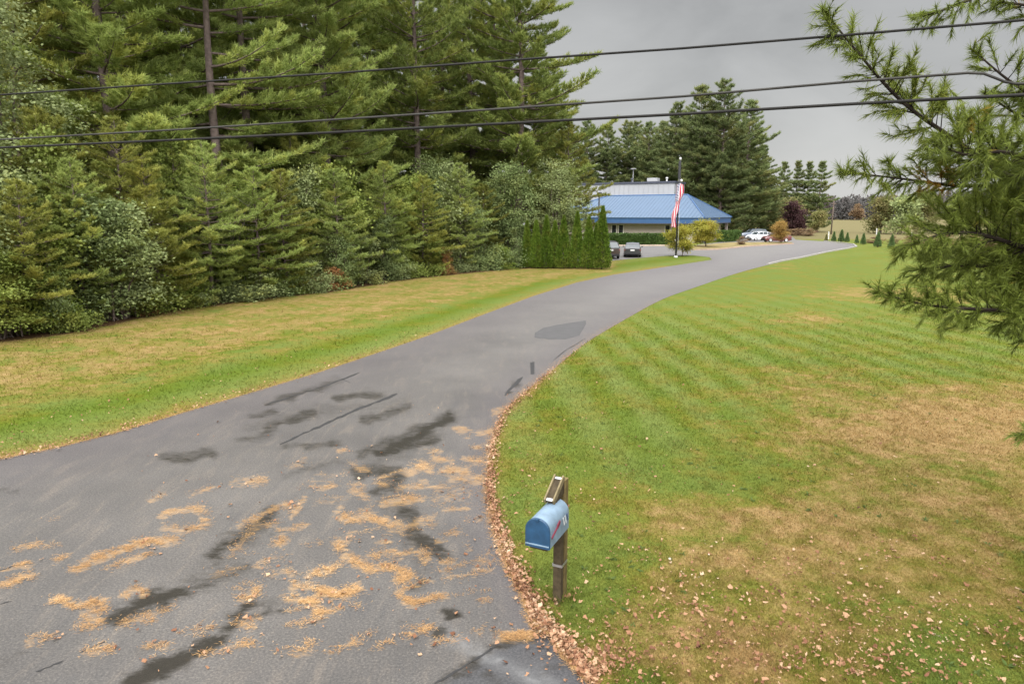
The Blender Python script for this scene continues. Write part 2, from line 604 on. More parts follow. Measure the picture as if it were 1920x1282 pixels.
xs = axis([(-900, -120, 40), (-120, -30, 3), (-30, 30, 0.3), (30, 80, 1.5), (80, 900.1, 40)])
ys = axis([(-60, 3, 3), (3, 30, 0.25), (30, 62, 0.5), (62, 130, 1.5), (130, 300, 10), (300, 2000.1, 60)])
gx, gy = np.meshgrid(xs, ys)
nx, ny = len(xs), len(ys)
gx, gy = gx.ravel(), gy.ravel()
dry, st, lit, edge = lawn_attrs(gx, gy)
gz = np.full(gx.shape, -0.008)
i0 = (np.arange(ny - 1)[:, None] * nx + np.arange(nx - 1)[None, :]).ravel()
idx = np.stack([i0, i0 + 1, i0 + nx + 1, i0 + nx], 1)
me = np_mesh('ground', np.stack([gx, gy, gz], 1), 4, {'dry': dry, 'stripe': st, 'litter': lit, 'edge': edge}, idx)
ground = tag(link_mesh('ground', me, M['lawn']), kind='structure')

# ------------------------------------------------------------------ driveway and lot
road_px = list(EDGE_R) + [(1598, 458.5), (1545, 452.5), (1492, 449.5), (1487, 444.5), (1440, 444.5), (1392, 446), (1365, 452), (1292, 461), (1145, 461.5), (1040, 463), (1000, 468), (1000, 489), (1040, 491.5), (1100, 490.5), (1145, 489), (1190, 484.5), (1250, 479.5), (1300, 479), (1330, 482)] + EDGE_L[::-1]
road = [G(*p) for p in road_px]
road += [(-16, 11.3), (-22, 10.4), (-60, 9.5), (-60, -8), (40, -8), (40, -1.5), (9, 1.2), (4.2, 3.4)]


def smooth_poly(poly, n_in):
    """Catmull-Rom through the first n_in corners"""
    res = []
    for i in range(n_in - 1):
        p0, p1, p2, p3 = (Vector(poly[max(0, min(n_in - 1, i + k))]) for k in (-1, 0, 1, 2))
        for t in (0, 0.25, 0.5, 0.75):
            res.append(tuple(0.5 * ((2 * p1) + (-p0 + p2) * t + (2 * p0 - 5 * p1 + 4 * p2 - p3) * t * t + (-p0 + 3 * p1 - 3 * p2 + p3) * t ** 3)))
    return res + poly[n_in - 1:]


road = smooth_poly(road, len(EDGE_R))


def clip_sheet(name, poly, z, step_fn_pts, mat, attrs_fn=None, kind='structure'):
    inner = [p for p in step_fn_pts]
    pts = np.array(inner) if len(inner) else np.zeros((0, 2))
    if len(pts):
        pts = pts[in_poly(pts[:, 0], pts[:, 1], poly)]
    vs = [Vector(p) for p in poly] + [Vector(p) for p in pts]
    n = len(poly)
    res = delaunay_2d_cdt(vs, [], [list(range(n))], 1, 1e-5)
    V = np.array([(v.x, v.y, z) for v in res[0]])
    F = np.array([f for f in res[2] if len(f) == 3])
    a = V[F]
    cr = np.cross(a[:, 1] - a[:, 0], a[:, 2] - a[:, 0])[:, 2]
    F[cr < 0] = F[cr < 0][:, ::-1]
    me = np_mesh(name, V, 3, attrs_fn(V[:, 0], V[:, 1]) if attrs_fn else None, F)
    return tag(link_mesh(name, me, mat), kind=kind)


NEEDLE_STROKES = [
    (c1((770, 330), (850, 300)), 6, .6), (c1((980, 300), (1130, 250)), 6, .55), (c1((840, 400), (1050, 365), (1070, 455), (985, 480), (850, 470)), 8, .8),
    (c1((360, 690), (470, 660)), 8, .9), (c1((470, 630), (600, 600), (740, 545), (800, 545), (910, 540)), 9, 1), (c1((540, 690), (650, 650), (790, 600)), 6, .8),
    (c1((60, 590), (200, 550)), 7, .7), (c1((220, 570), (320, 560)), 6, .5), (c1((0, 690), (160, 650)), 4, .9), (c1((0, 780), (160, 715)), 8, 1), (c1((270, 640), (345, 615)), 6, .7),
    (c1((260, 860), (310, 840), (380, 880), (530, 850)), 8, 1), (c1((440, 930), (540, 890)), 10, .7), (c1((650, 830), (700, 790), (750, 805)), 8, .9),
    (c1((1250, 460), (1340, 410), (1500, 345)), 7, .7), (c1((1200, 600), (1340, 450)), 8, .5), (c1((1520, 410), (1570, 330)), 8, .8), (c1((1410, 560), (1490, 530)), 7, .8),
    (c1((1270, 250), (1380, 215)), 6, .6), (c1((1640, 270), (1760, 250)), 6, .7), (c1((1290, 840), (1350, 780)), 9, .7), (c1((1500, 690), (1530, 770)), 7, .8),
    (c1((1480, 830), (1640, 870), (1660, 940)), 8, .9), (c1((1630, 720), (1730, 680)), 8, .9), (c1((1640, 790), (1776, 830)), 9, 1), (c1((220, 420), (300, 420)), 5, .5),
    (c2((160, 560), (200, 610), (280, 590), (400, 630)), 9, 1), (c2((350, 530), (430, 510), (500, 520)), 8, .9), (c2((430, 465), (600, 465)), 6, .8),
    (c2((460, 405), (510, 375), (550, 400)), 9, 1), (c2((530, 325), (580, 320)), 6, .8), (c2((560, 355), (630, 360)), 7, .9), (c2((640, 230), (690, 235), (700, 265)), 6, .8),
    (c2((600, 400), (690, 410)), 9, .9), (c2((720, 305), (760, 305)), 7, .8), (c2((690, 350), (760, 360)), 6, .9), (c2((640, 440), (760, 440)), 10, .7), (c2((600, 570), (700, 550)), 6, .7),
    (c2((150, 690), (200, 760), (280, 810), (380, 800), (470, 840), (400, 860)), 9, .9), (c2((300, 760), (390, 730)), 9, .8), (c2((330, 690), (370, 700)), 6, .7),
    (c2((480, 750), (530, 730), (520, 790)), 8, .7), (c2((50, 840), (140, 800)), 8, .8), (c2((70, 905), (160, 920), (240, 890)), 10, 1), (c2((0, 930), (70, 950), (90, 1000)), 8, .9),
    (c2((400, 910), (470, 950), (590, 920)), 7, .9), (c2((580, 690), (650, 650)), 7, .7), (c2((220, 470), (290, 520)), 10, .6), (c2((310, 460), (370, 455)), 6, .6), (c2((60, 470), (150, 465)), 6, .6),
    (c2((210, 370), (290, 400)), 8, .5), (c2((830, 1090), (950, 1080), (1030, 1035)), 9, 1), (c2((160, 320), (200, 315)), 5, .7), (c2((800, 160), (900, 150)), 7, .7), (c2((740, 250), (810, 240)), 8, .7),
    (c2((520, 620), (560, 630)), 6, .6), (c2((690, 700), (720, 745)), 4, .5), (c2((700, 825), (800, 815)), 4, .5), (c2((580, 780), (640, 775)), 6, .6), (c2((720, 600), (760, 620)), 5, .4),
]
WET_STROKES = [
    (c1((600, 940), (950, 790), (1250, 560), (1420, 400)), 34, .3), (c2((330, 420), (420, 620), (520, 800)), 34, .32), (c1((950, 1150), (1320, 850), (1480, 880)), 26, .3), (c5((400, 960), (760, 880), (1100, 860)), 26, .28), (c2((250, 420), (620, 190)), 30, .3),
    (c1((600, 940), (700, 890), (830, 830), (950, 800)), 17, 1), (c1((830, 850), (850, 910)), 10, .7), (c1((680, 1290), (800, 1210), (950, 1150)), 17, 1.1), (c1((950, 1150), (1080, 1080), (1190, 1000), (1230, 920), (1320, 850)), 11, .95),
    (c1((1100, 610), (1250, 520), (1340, 460), (1420, 380)), 19, .7), (c1((1050, 770), (1280, 680)), 24, .45), (c1((880, 120), (1100, 90)), 12, .55), (c1((0, 280), (100, 275)), 8, .35), (c1((700, 1110), (850, 1090)), 14, .35),
    (c1((1290, 930), (1480, 890)), 10, .45), (c1((0, 1170), (100, 1130)), 14, .3), (c1((1480, 40), (1700, 40)), 9, .4), (c1((1500, 190), (1760, 120)), 11, .35),
    (c2((330, 330), (420, 290), (500, 250), (620, 180)), 12, .9), (c2((420, 300), (560, 270)), 10, .7), (c2((250, 410), (400, 400), (420, 440), (330, 480)), 18, .65), (c2((430, 560), (470, 600), (490, 680), (600, 740)), 17, .75),
    (c2((20, 300), (150, 295)), 9, .5), (c2((160, 100), (340, 90)), 10, .6), (c2((270, 200), (420, 140)), 10, .55), (c2((0, 190), (40, 180)), 8, .4), (c2((470, 890), (520, 850)), 9, .6), (c2((400, 400), (480, 560)), 14, .4),
    (c2((440, 1030), (442, 1045)), 11, 1.1), (c2((622, 992), (650, 988)), 12, 1.3), (c2((578, 1072), (594, 1072)), 11, 1.3), (c2((560, 750), (640, 830)), 8, .3),
    (c5((480, 860), (640, 810), (800, 755)), 9, .5), (c5((790, 830), (1000, 810)), 11, .55), (c5((400, 915), (520, 895)), 9, .45), (c5((480, 970), (680, 900)), 14, .55), (c5((910, 940), (1110, 870)), 10, .5), (c5((350, 1020), (500, 1000)), 10, .4),
    (c5((0, 1100), (200, 1070)), 11, .45), (c5((650, 1050), (800, 1040)), 9, .45), (c5((900, 1080), (1300, 900)), 11, .5), (c5((1570, 810), (1630, 740)), 6, .6),
    ([(915, 1215), (960, 1203), (1040, 1187)], 8, .8), ([(820, 1282), (930, 1212)], 5, .6), ([(830, 1275), (900, 1250), (925, 1282)], 16, .5), ([(1000, 1262), (1090, 1250)], 12, .4),
    ([(1190, 580), (1230, 560)], 3, .2), ([(1110, 548), (1250, 547)], 3, .3), ([(1330, 505), (1480, 475)], 6, .15),
]
PALE_STROKES = [([(838, 1192), (900, 1225), (960, 1250), (1020, 1285)], 12, .9), ([(1000, 1262), (1035, 1282)], 16, .6)]


def vnoise(x, y, sc, seed=0):
    x, y = x / sc + seed * 17.3, y / sc + seed * 9.1
    xi, yi = np.floor(x), np.floor(y)
    fx, fy = x - xi, y - yi
    fx, fy = fx * fx * (3 - 2 * fx), fy * fy * (3 - 2 * fy)

    def h(a, b):
        v = np.sin(a * 127.1 + b * 311.7 + seed) * 43758.5453
        return v - np.floor(v)
    return (h(xi, yi) * (1 - fx) + h(xi + 1, yi) * fx) * (1 - fy) + (h(xi, yi + 1) * (1 - fx) + h(xi + 1, yi + 1) * fx) * fy


_r = random.Random(5)
for _k in range(150):
    _x, _y = _r.uniform(20, 900), _r.uniform(860, 1240)
    if _y < 1240 - 0.42 * _x - 20 and _x < 420:
        continue
    _l = _r.uniform(15, 75)
    NEEDLE_STROKES.append(([(_x, _y), (_x + _l * .5, _y - _l * _r.uniform(.05, .2)), (_x + _l, _y - _l * _r.uniform(.1, .42))], _r.uniform(4, 11), _r.uniform(.25, .6)))


def stroke_mask(px, py, strokes, soft=0.55):
    v = np.zeros_like(px)
    for pts, wd, s in strokes:
        xs_ = [p[0] for p in pts]
        ys_ = [p[1] for p in pts]
        r = wd * 3
        k = (px > min(xs_) - r) & (px < max(xs_) + r) & (py > min(ys_) - r) & (py < max(ys_) + r)
        if k.any():
            qx, qy = px[k], py[k]
            wx_ = qx + 13 * (vnoise(qx, qy * 2, 26, 1) - .5) + 6 * (vnoise(qx, qy * 2, 9, 2) - .5)
            wy_ = qy + 8 * (vnoise(qx, qy * 2, 24, 3) - .5) + 4 * (vnoise(qx, qy * 2, 8, 4) - .5)
            d = seg_dist(wx_, wy_, pts) / (.45 + 1.0 * vnoise(qx, qy * 2, 18, 5))
            v[k] = np.maximum(v[k], s * np.exp(-(d / wd) ** 2 * 1.2))
    return v


def road_attrs(x, y):
    px, py = proj(x, y)
    px = np.where(y > 2.5, px, -9999)
    wet = stroke_mask(px, py, WET_STROKES)
    nee = stroke_mask(px, py, NEEDLE_STROKES)
    pale = stroke_mask(px, py, PALE_STROKES)
    apron = in_poly(px, py, [(815, 1290), (930, 1213), (1040, 1187), (1130, 1300)]).astype(float)
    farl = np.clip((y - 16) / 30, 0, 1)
    e = np.minimum(seg_dist(px, py, EDGE_R), seg_dist(px, py, [(-500, 950)] + EDGE_L))
    band = np.exp(-(e / np.clip((py - 380) / 6, 4, 60)) ** 2)
    return {'wet': wet, 'needle': nee, 'pale': pale, 'apron': apron, 'farl': farl, 'band': band}


pts = []
a_, b_ = np.meshgrid(np.arange(-14, 4, 0.11), np.arange(4.2, 17, 0.11))
pts += list(zip((a_ + rng.uniform(-.02, .02, a_.shape)).ravel(), b_.ravel()))
a_, b_ = np.meshgrid(np.arange(-14, 8, 0.3), np.arange(17.1, 32, 0.3))
pts += list(zip(a_.ravel(), b_.ravel()))
a_, b_ = np.meshgrid(np.arange(-10, 60, 1.5), np.arange(33, 118, 1.5))
pts += list(zip(a_.ravel(), b_.ravel()))

m, nt, out = new_mat('asphalt')
q = NT(nt)
pos = q.pos()
n1 = q.noise(pos, 0.35, 5, 0.6)
n2 = q.noise(q.mapv(pos, (2.6, 0.55, 1), (0, 0, R(-28))), 1.6, 6, 0.65, 0.8)
n3 = q.noise(pos, 38, 4, 0.8)
n5 = q.noise(pos, 9, 5, 0.7)
wet, nee, pale, apron, farl, band = (q.attr(n) for n in ('wet', 'needle', 'pale', 'apron', 'farl', 'band'))
c = q.mix(q.rng(n1, 0.3, 0.7), (0.052, 0.0475, 0.044), (0.088, 0.08, 0.073))
c = q.mix(q.rng(n2, 0.52, 0.72, 0, 0.55), c, (0.125, 0.104, 0.084))
c = q.mix(q.rng(n2, 0.3, 0.42, 0.35, 0), c, (0.04, 0.04, 0.042))
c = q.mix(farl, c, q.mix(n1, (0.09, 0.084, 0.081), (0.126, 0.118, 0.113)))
c = q.mix(q.math('MULTIPLY', band, 0.4), c, (0.06, 0.051, 0.056))
c = q.mix(q.math('MULTIPLY', apron, 0.85), c, (0.04, 0.04, 0.043))
c = q.mix(1.0, c, q.ramp(n3, [(0.3, (0.45, 0.45, 0.45)), (0.52, (1.0, 1.0, 1.0)), (0.7, (1.85, 1.8, 1.7))]), 'MULTIPLY')
n6 = q.noise(q.mapv(pos, (1.0, 2.2, 1), (0, 0, R(-35))), 4.5, 6, 0.7, 1.2)
wf = q.math('ADD', wet, q.rng(n6, 0.3, 0.7, -0.33, 0.33))
wf = q.rng(q.math('MULTIPLY', wf, q.rng(wet, 0.03, 0.4)), 0.04, 0.74)
c = q.mix(q.math('MULTIPLY', wf, 0.92), c, q.mix(n5, (0.008, 0.007, 0.005), (0.024, 0.02, 0.014)))
nf = q.math('ADD', nee, q.rng(n6, 0.3, 0.7, -0.6, 0.6))
nf = q.rng(q.math('MULTIPLY', nf, q.rng(nee, 0.05, 0.35)), 0.2, 1.0)
c = q.mix(q.math('MULTIPLY', nf, 0.55), c, q.mix(n3, (0.25, 0.15, 0.065), (0.4, 0.25, 0.115)))
c = q.mix(q.math('MULTIPLY', pale, q.rng(n5, 0.25, 0.6, 0.2, 0.75)), c, (0.14, 0.138, 0.137))
rough = q.math('SUBTRACT', q.math('ADD', 0.62, q.math('MULTIPLY', nf, 0.3)), q.math('MULTIPLY', wf, 0.14))
nt.links.new(q.principled(c, rough, q.math('SUBTRACT', 0.35, q.math('MULTIPLY', wf, 0.22)), 0, q.bump(n3, 0.45, 0.012)), out.inputs[0])
M['asphalt'] = m
clip_sheet('driveway', road, 0.0, pts, M['asphalt'], road_attrs)

# sealed repairs and cracks, thin sheets a few millimetres above
M['patch'] = simple_mat('repair_asphalt', (0.062, 0.06, 0.06), 0.8, 0.2, 0, 0.12, 3, 0.3)
M['sealant'] = simple_mat('crack_sealant', (0.022, 0.021, 0.021), 0.6, 0.3, 0, 0.3, 5)


def sheet(name, poly, z, mat, kind='structure'):
    me = bpy.data.meshes.new(name)
    me.from_pydata([(x, y, z) for x, y in poly], [], [tuple(range(len(poly)))])
    me.update()
    if me.polygons[0].normal.z < 0:
        me.flip_normals()
    return tag(link_mesh(name, me, mat), kind=kind)


sheet('asphalt_patch', [G(*p) for p in [(1002, 633), (1003, 624), (1018, 615), (1045, 609), (1070, 605), (1098, 601), (1099, 607), (1093, 618), (1086, 629), (1060, 636), (1030, 636)]], 0.004, M['patch'])
sheet('sealed_patch', [G(*p) for p in [(995, 702), (994, 680), (1002, 678), (1002, 701)]], 0.004, M['sealant'])
for k, (pl, wpx) in enumerate([([(525, 834), (580, 808), (660, 772), (745, 738)], 4), ([(640, 710), (656, 717)], 3), (c1((190, 1220), (330, 1160)), 3), (c1((420, 1120), (550, 1060)), 2), (c1((0, 690), (100, 660)), 3), (c1((0, 870), (60, 850)), 3), (c5((480, 860), (640, 810), (800, 755), (900, 715)), 2),
                             ([(815, 1282), (870, 1248), (930, 1212)], 4), ([(946, 741), (980, 707)], 6), ([(1037, 675), (1065, 655), (1098, 634)], 2)]):
    Lf, Rt = [], []
    fine = []
    for (x0, y0), (x1, y1) in zip(pl[:-1], pl[1:]):
        m_ = max(1, int(math.hypot(x1 - x0, y1 - y0) / 9))
        fine += [(x0 + (x1 - x0) * t / m_ + random.uniform(-1.3, 1.3), y0 + (y1 - y0) * t / m_ + random.uniform(-1.0, 1.0)) for t in range(m_)]
    pl = fine + [pl[-1]]
    for i, p in enumerate(pl):
        a, b = pl[max(0, i - 1)], pl[min(len(pl) - 1, i + 1)]
        dx, dy = b[0] - a[0], b[1] - a[1]
        l = math.hypot(dx, dy)
        wj = wpx / 2 * random.uniform(0.35, 1.2) * (0.35 if i in (0, len(pl) - 1) else 1)
        Lf.append(G(p[0] - dy / l * wj, p[1] + dx / l * wj))
        Rt.append(G(p[0] + dy / l * wj, p[1] - dx / l * wj))
    sheet('pavement_crack', Lf + Rt[::-1], 0.004, M['sealant'])

# planting bed island by the far lot, kerbs
M['concrete'] = simple_mat('concrete', (0.25, 0.235, 0.22), 0.85, 0.2, 0, 0.12, 2, 0.2)
M['mulch'] = simple_mat('mulch', (0.17, 0.135, 0.06), 0.95, 0.1, 0, 0.35, 0.8, 0.3)
bed_px = [(1288, 464), (1302, 468.5), (1345, 467.5), (1400, 462), (1450, 459), (1484, 457), (1486, 455.2), (1450, 455), (1400, 455.5), (1368, 455.5), (1330, 459), (1300, 461.5)]
bed = [G(*p) for p in bed_px]
sheet('planting_bed', bed, 0.1, M['mulch'])


def kerb(px_pts, name='kerb', h=0.12, wd=0.22, mat=None):
    pts_ = [Vector((*G(*p), 0)) for p in px_pts]
    rings = []
    for i, p in enumerate(pts_):
        d = (pts_[min(i + 1, len(pts_) - 1)] - pts_[max(i - 1, 0)]).normalized()
        s = Vector((-d.y, d.x, 0)) * wd / 2
        rings.append([p - s + Vector((0, 0, -.05)), p + s + Vector((0, 0, -.05)), p + s * .8 + Vector((0, 0, h)), p - s * .8 + Vector((0, 0, h))])
    return tag(MB().loft(rings).build(name, mat or M['concrete']), kind='structure')


kerb([(1440, 496), (1470, 489), (1500, 484), (1550, 473), (1590, 466), (1606, 462.5), (1600, 458.6), (1575, 455.2), (1545, 452.4)])
kerb([(1284, 463), (1302, 469.2), (1345, 468.2), (1400, 462.6), (1450, 459.6), (1487, 457.4)], h=0.13, wd=0.3, mat=simple_mat('kerb_tan', (0.3, 0.22, 0.17), 0.9, 0.2, 0, 0.2, 2))
kerb([(1145, 461), (1200, 460.8), (1290, 460.6)], h=0.13, wd=0.35, mat=simple_mat('kerb_pink', (0.4, 0.31, 0.25), 0.9, 0.2, 0, 0.2, 2))

# ------------------------------------------------------------------ tree builders
def pine_meshes(seed, H, base, Rmax, mat, dens=1.0, tl=0.2, tw=0.03, sp=0.62, gap=None, droop=0.0, tip=0.9, nper=8, trunk_r=None, n_branch=5, irregular=0.3, bare_in=0.14):
    """a white pine: tapered trunk with whorled limbs, feathery needle sprays in layers. Returns (trunk mesh, crown mesh)"""
    rg = np.random.default_rng(seed)
    rd = random.Random(seed)
    mb = MB()
    tr = trunk_r or H * 0.012 + 0.03
    lean = [rd.uniform(-1, 1) * H * 0.012 for _ in range(2)]

    def axis_pt(z):
        t = z / H
        return Vector((lean[0] * t * t + 0.12 * math.sin(z * 0.35 + seed), lean[1] * t * t + 0.1 * math.cos(z * 0.3 + seed * 2), z))

    zs = [H * k / 12 for k in range(13)]
    mb.tube([axis_pt(z) for z in zs], [max(0.02, tr * (1 - z / H) ** 0.8) * (1.35 if k == 0 else 1) for k, z in enumerate(zs)], 8)
    Cs, Ds, Ls = [], [], []
    z = base
    az0 = rd.uniform(0, 6.28)
    while z < H * 0.985:
        u = (z - base) / (H - base)
        prof = min(1.0, 0.62 + 1.6 * u) * (1 - u ** 1.7) ** 0.75 if u < 1 else 0
        prof = max(prof, 0.06)
        nb = n_branch if u < 0.8 else max(3, n_branch - 1)
        wl = rd.uniform(0.75, 1.15)
        for k in range(nb):
            az = az0 + 2 * math.pi * k / nb + rd.uniform(-0.35, 0.35)
            if gap and gap[0] < z < gap[1] and math.cos(az - gap[2]) > gap[3]:
                continue
            L = Rmax * prof * wl * rd.uniform(1 - irregular * 1.3, 1 + irregular * 0.7)
            if L < 0.25:
                L = 0.25
            h = Vector((math.cos(az), math.sin(az), 0))
            rise = 0.02 + 0.5 * u ** 1.8 - droop * (1 - u) + rd.uniform(-0.08, 0.12)
            curl = 0.14 * rd.uniform(0.0, 1.4)
            z0 = z + rd.uniform(-0.15, 0.15)
            o = axis_pt(z0)
            bend = rd.uniform(-0.25, 0.25)
            hs = Vector((-h.y, h.x, 0))

            def bp(t):
                return o + h * (L * t) + hs * (bend * L * t * t) + Vector((0, 0, L * (rise * t - 0.18 * t * (1 - t) * (1 - u) + curl * t * t * t)))

            npt = 6
            pts_ = [bp(i / (npt - 1)) for i in range(npt)]
            br = max(0.012, 0.016 * L ** 0.9 + 0.006)
            mb.tube(pts_, [br * (1 - 0.85 * i / (npt - 1)) for i in range(npt)], 5, cap=False)
            # side twigs
            nt_ = max(4, int(L * 4.9 * dens))
            for j in range(nt_):
                t = bare_in + (1 - bare_in) * (j + rd.random()) / nt_
                p = bp(t)
                d = (bp(min(1, t + 0.03)) - bp(t - 0.03)).normalized()
                s = 1 if j % 2 else -1
                side = d.cross(Vector((0, 0, 1))).normalized() * s
                tlen = (0.2 + 0.34 * L * (1.06 - t) * (0.4 + t)) * rd.uniform(0.6, 1.2)
                tlen = min(tlen, 1.5)
                td = (d * rd.uniform(0.5, 1.0) + side * rd.uniform(0.5, 1.0) + Vector((0, 0, rd.uniform(-0.1, 0.35)))).normalized()
                nn = max(2, int(tlen / 0.17))
                for i in range(nn):
                    f = 0.25 + 0.75 * (i + rd.random()) / nn
                    pp = p + td * (tlen * f) + Vector((0, 0, 0.12 * tlen * f * f))
                    Cs.append(pp)
                    Ds.append(td * 0.8 + Vector((0, 0, 0.3)))
                    Ls.append(1.0)
            for i in range(5):
                Cs.append(bp(1 - 0.05 * i))
                Ds.append(h * 0.5 + Vector((0, 0, 0.7)))
                Ls.append(1.1)
        z += sp * rd.uniform(0.75, 1.25) * (1.0 if u < 0.85 else 0.7)
        az0 += 1.1
    Cn = np.array([tuple(c) for c in Cs])
    Dn = unit(np.array([tuple(d) for d in Ds]))
    Ln = np.array(Ls)
    n = len(Cn)
    Cn = np.repeat(Cn, nper, 0) + rg.normal(size=(n * nper, 3)) * 0.035 * (tl / 0.2)
    Dn = unit(np.repeat(Dn, nper, 0) + rg.normal(size=(n * nper, 3)) * np.array([0.6, 0.6, 0.38]))
    Ln = np.repeat(Ln, nper) * rg.uniform(0.7, 1.3, n * nper) * tl
    W = rg.uniform(0.7, 1.3, n * nper) * tw
    crown = np_mesh('crown', needles(Cn, Dn, Ln, W, rg), 3)
    return mb.mesh('trunk', True), crown


def broad_meshes(seed, H, Rx, n_cl, per, leaf=0.11, base=0.0, stems=1, spread=0.28, shell=0.55, flat=1.0, trunk_r=None, top_heavy=False):
    """a broadleaf tree or shrub: forking limbs and a crown of leaf clumps with gaps"""
    rg = np.random.default_rng(seed)
    rd = random.Random(seed)
    mb = MB()
    lobes = []
    nl = max(4, int(5 + n_cl / 14))
    for k in range(nl):
        a = rd.uniform(0, 6.28)
        zr = rd.random() ** (1.5 if stems > 1 else 1.0)
        z = base + (H - base) * ((0.06 if stems > 1 else 0.12) + 0.8 * zr)
        rr = Rx * math.sqrt(rd.random()) * 0.72 * (math.sin(math.pi * min(0.95, 0.25 + 0.72 * zr)) if not top_heavy else (0.5 + 0.6 * zr) * (1.0 if zr < 0.75 else 0.65))
        lobes.append((Vector((rr * math.cos(a), rr * math.sin(a), z)), Rx * rd.uniform(0.28, 0.5), (H - base) * rd.uniform(0.1, 0.2)))
    lobes.append((Vector((0, 0, base + (H - base) * 0.86)), Rx * 0.3, (H - base) * 0.14))
    tr = trunk_r or 0.02 + H * 0.012
    if stems == 1:
        fork = max(base * 0.9, H * 0.22)
        mb.tube([(0, 0, -0.1), (0.02 * H, 0, fork * 0.5), (0, 0.02 * H, fork)], [tr * 1.3, tr, tr * 0.85], 7)
        roots = [Vector((0, 0.02 * H, fork))] * len(lobes)
    else:
        roots = [Vector((rd.uniform(-.2, .2) * Rx, rd.uniform(-.2, .2) * Rx, -0.05)) for _ in lobes]
    for (c, r, hz), o in zip(lobes, roots):
        mid = o.lerp(c, 0.55) + Vector((rd.uniform(-.1, .1) * Rx, rd.uniform(-.1, .1) * Rx, 0.06 * H))
        mb.tube([o, mid, c], [tr * 0.55, tr * 0.38, tr * 0.15], 5, cap=False)
    Cc, sc = [], []
    for i in range(n_cl):
        c, r, hz = lobes[i % len(lobes)]
        v = Vector((rd.gauss(0, 1), rd.gauss(0, 1), rd.gauss(0, 1))).normalized() * (shell + (1 - shell) * rd.random())
        p = c + Vector((v.x * r, v.y * r, v.z * hz * flat * 1.2))
        p.z = max(p.z, 0.08)
        Cc.append(tuple(p))
        sc.append(rd.uniform(0.6, 1.25))
        if i % 3 == 0:
            mb.tube([c, p], [tr * 0.12, tr * 0.05], 3, cap=False)
    Cc = np.repeat(np.array(Cc), per, 0)
    sc = np.repeat(np.array(sc), per)
    n = len(Cc)
    off = rg.normal(size=(n, 3)) * (spread * sc)[:, None] * np.array([1, 1, 0.55])
    Cn = Cc + off
    D = unit(off * np.array([1, 1, 0.3]) + rg.normal(size=(n, 3)) * 0.15 + np.array([0, 0, -0.05]))
    Ls = leaf * rg.uniform(0.6, 1.35, n)
    V = leaf_quads(Cn, D, Ls, Ls * rg.uniform(0.55, 0.8, n), rg, 0.75)
    crown = np_mesh('crown', V, 4)
    return mb.mesh('trunk', True), crown


def cone_tree_meshes(seed, H, Rx, n, leaf=0.14, power=0.8, belly=0.12):
    """arborvitae or small spruce: dense upright sprays on a pointed form"""
    rg = np.random.default_rng(seed)
    t = rg.random(n) ** 0.9
    z = 0.04 + (H - 0.04) * t
    prof = np.where(t < belly, 0.8 + 0.2 * t / belly, ((1 - t) / (1 - belly)) ** power)
    th = rg.uniform(0, 2 * math.pi, n)
    lob = 1 + 0.1 * np.sin(th * 5 + seed + z * 0.8) + 0.07 * np.sin(th * 9 + z * 2.3)
    rad = Rx * prof * lob * (1 - 0.35 * rg.random(n) ** 2)
    Cn = np.stack([rad * np.cos(th), rad * np.sin(th), z], 1)
    D = unit(np.stack([np.cos(th) * 0.45, np.sin(th) * 0.45, np.full(n, 0.9)], 1) + rg.normal(size=(n, 3)) * 0.25)
    L = leaf * rg.uniform(0.6, 1.4, n)
    side = unit(np.cross(D, rg.normal(size=(n, 3))))
    W = L * 0.42
    V = np.empty((n, 4, 3))
    V[:, 0] = Cn
    V[:, 1] = Cn + D * (L * .55)[:, None] + side * (W / 2)[:, None]
    V[:, 2] = Cn + D * L[:, None]
    V[:, 3] = Cn + D * (L * .55)[:, None] - side * (W / 2)[:, None]
    mb = MB()
    mb.tube([(0, 0, -.05), (0, 0, H * .85)], [0.07, 0.015], 6)
    # inner dead-twig core, bark coloured, seen only through gaps
    for k in range(60):
        zz_ = H * (0.05 + 0.8 * k / 60)
        a = k * 2.4
        tt = zz_ / H
        pr = Rx * (0.85 if tt < belly else ((1 - tt) / (1 - belly)) ** power) * 0.75
        mb.tube([(0, 0, zz_ - 0.1), (math.cos(a) * pr, math.sin(a) * pr, zz_ + 0.15)], [0.025, 0.01], 3, cap=False)
    return mb.mesh('trunk', True), np_mesh('crown', V, 4)


def plant(name, meshes, leafmat, loc, rz=0.0, sc=1.0, label=None, cat='tree', group=None, bark='bark', part='crown'):
    e = empty(name, loc, rz)
    e.scale = (sc, sc, sc) if not isinstance(sc, tuple) else sc
    for nm, me, mt in (('trunk', meshes[0], M[bark]), (part, meshes[1], leafmat)):
        if not me.materials:
            me.materials.append(mt)
        o = bpy.data.objects.new(nm, me)
        C.objects.link(o)
        o.parent = e
        o.material_slots[0].link = 'OBJECT'
        o.material_slots[0].material = mt
    tag(e, label, cat, group)
    return e


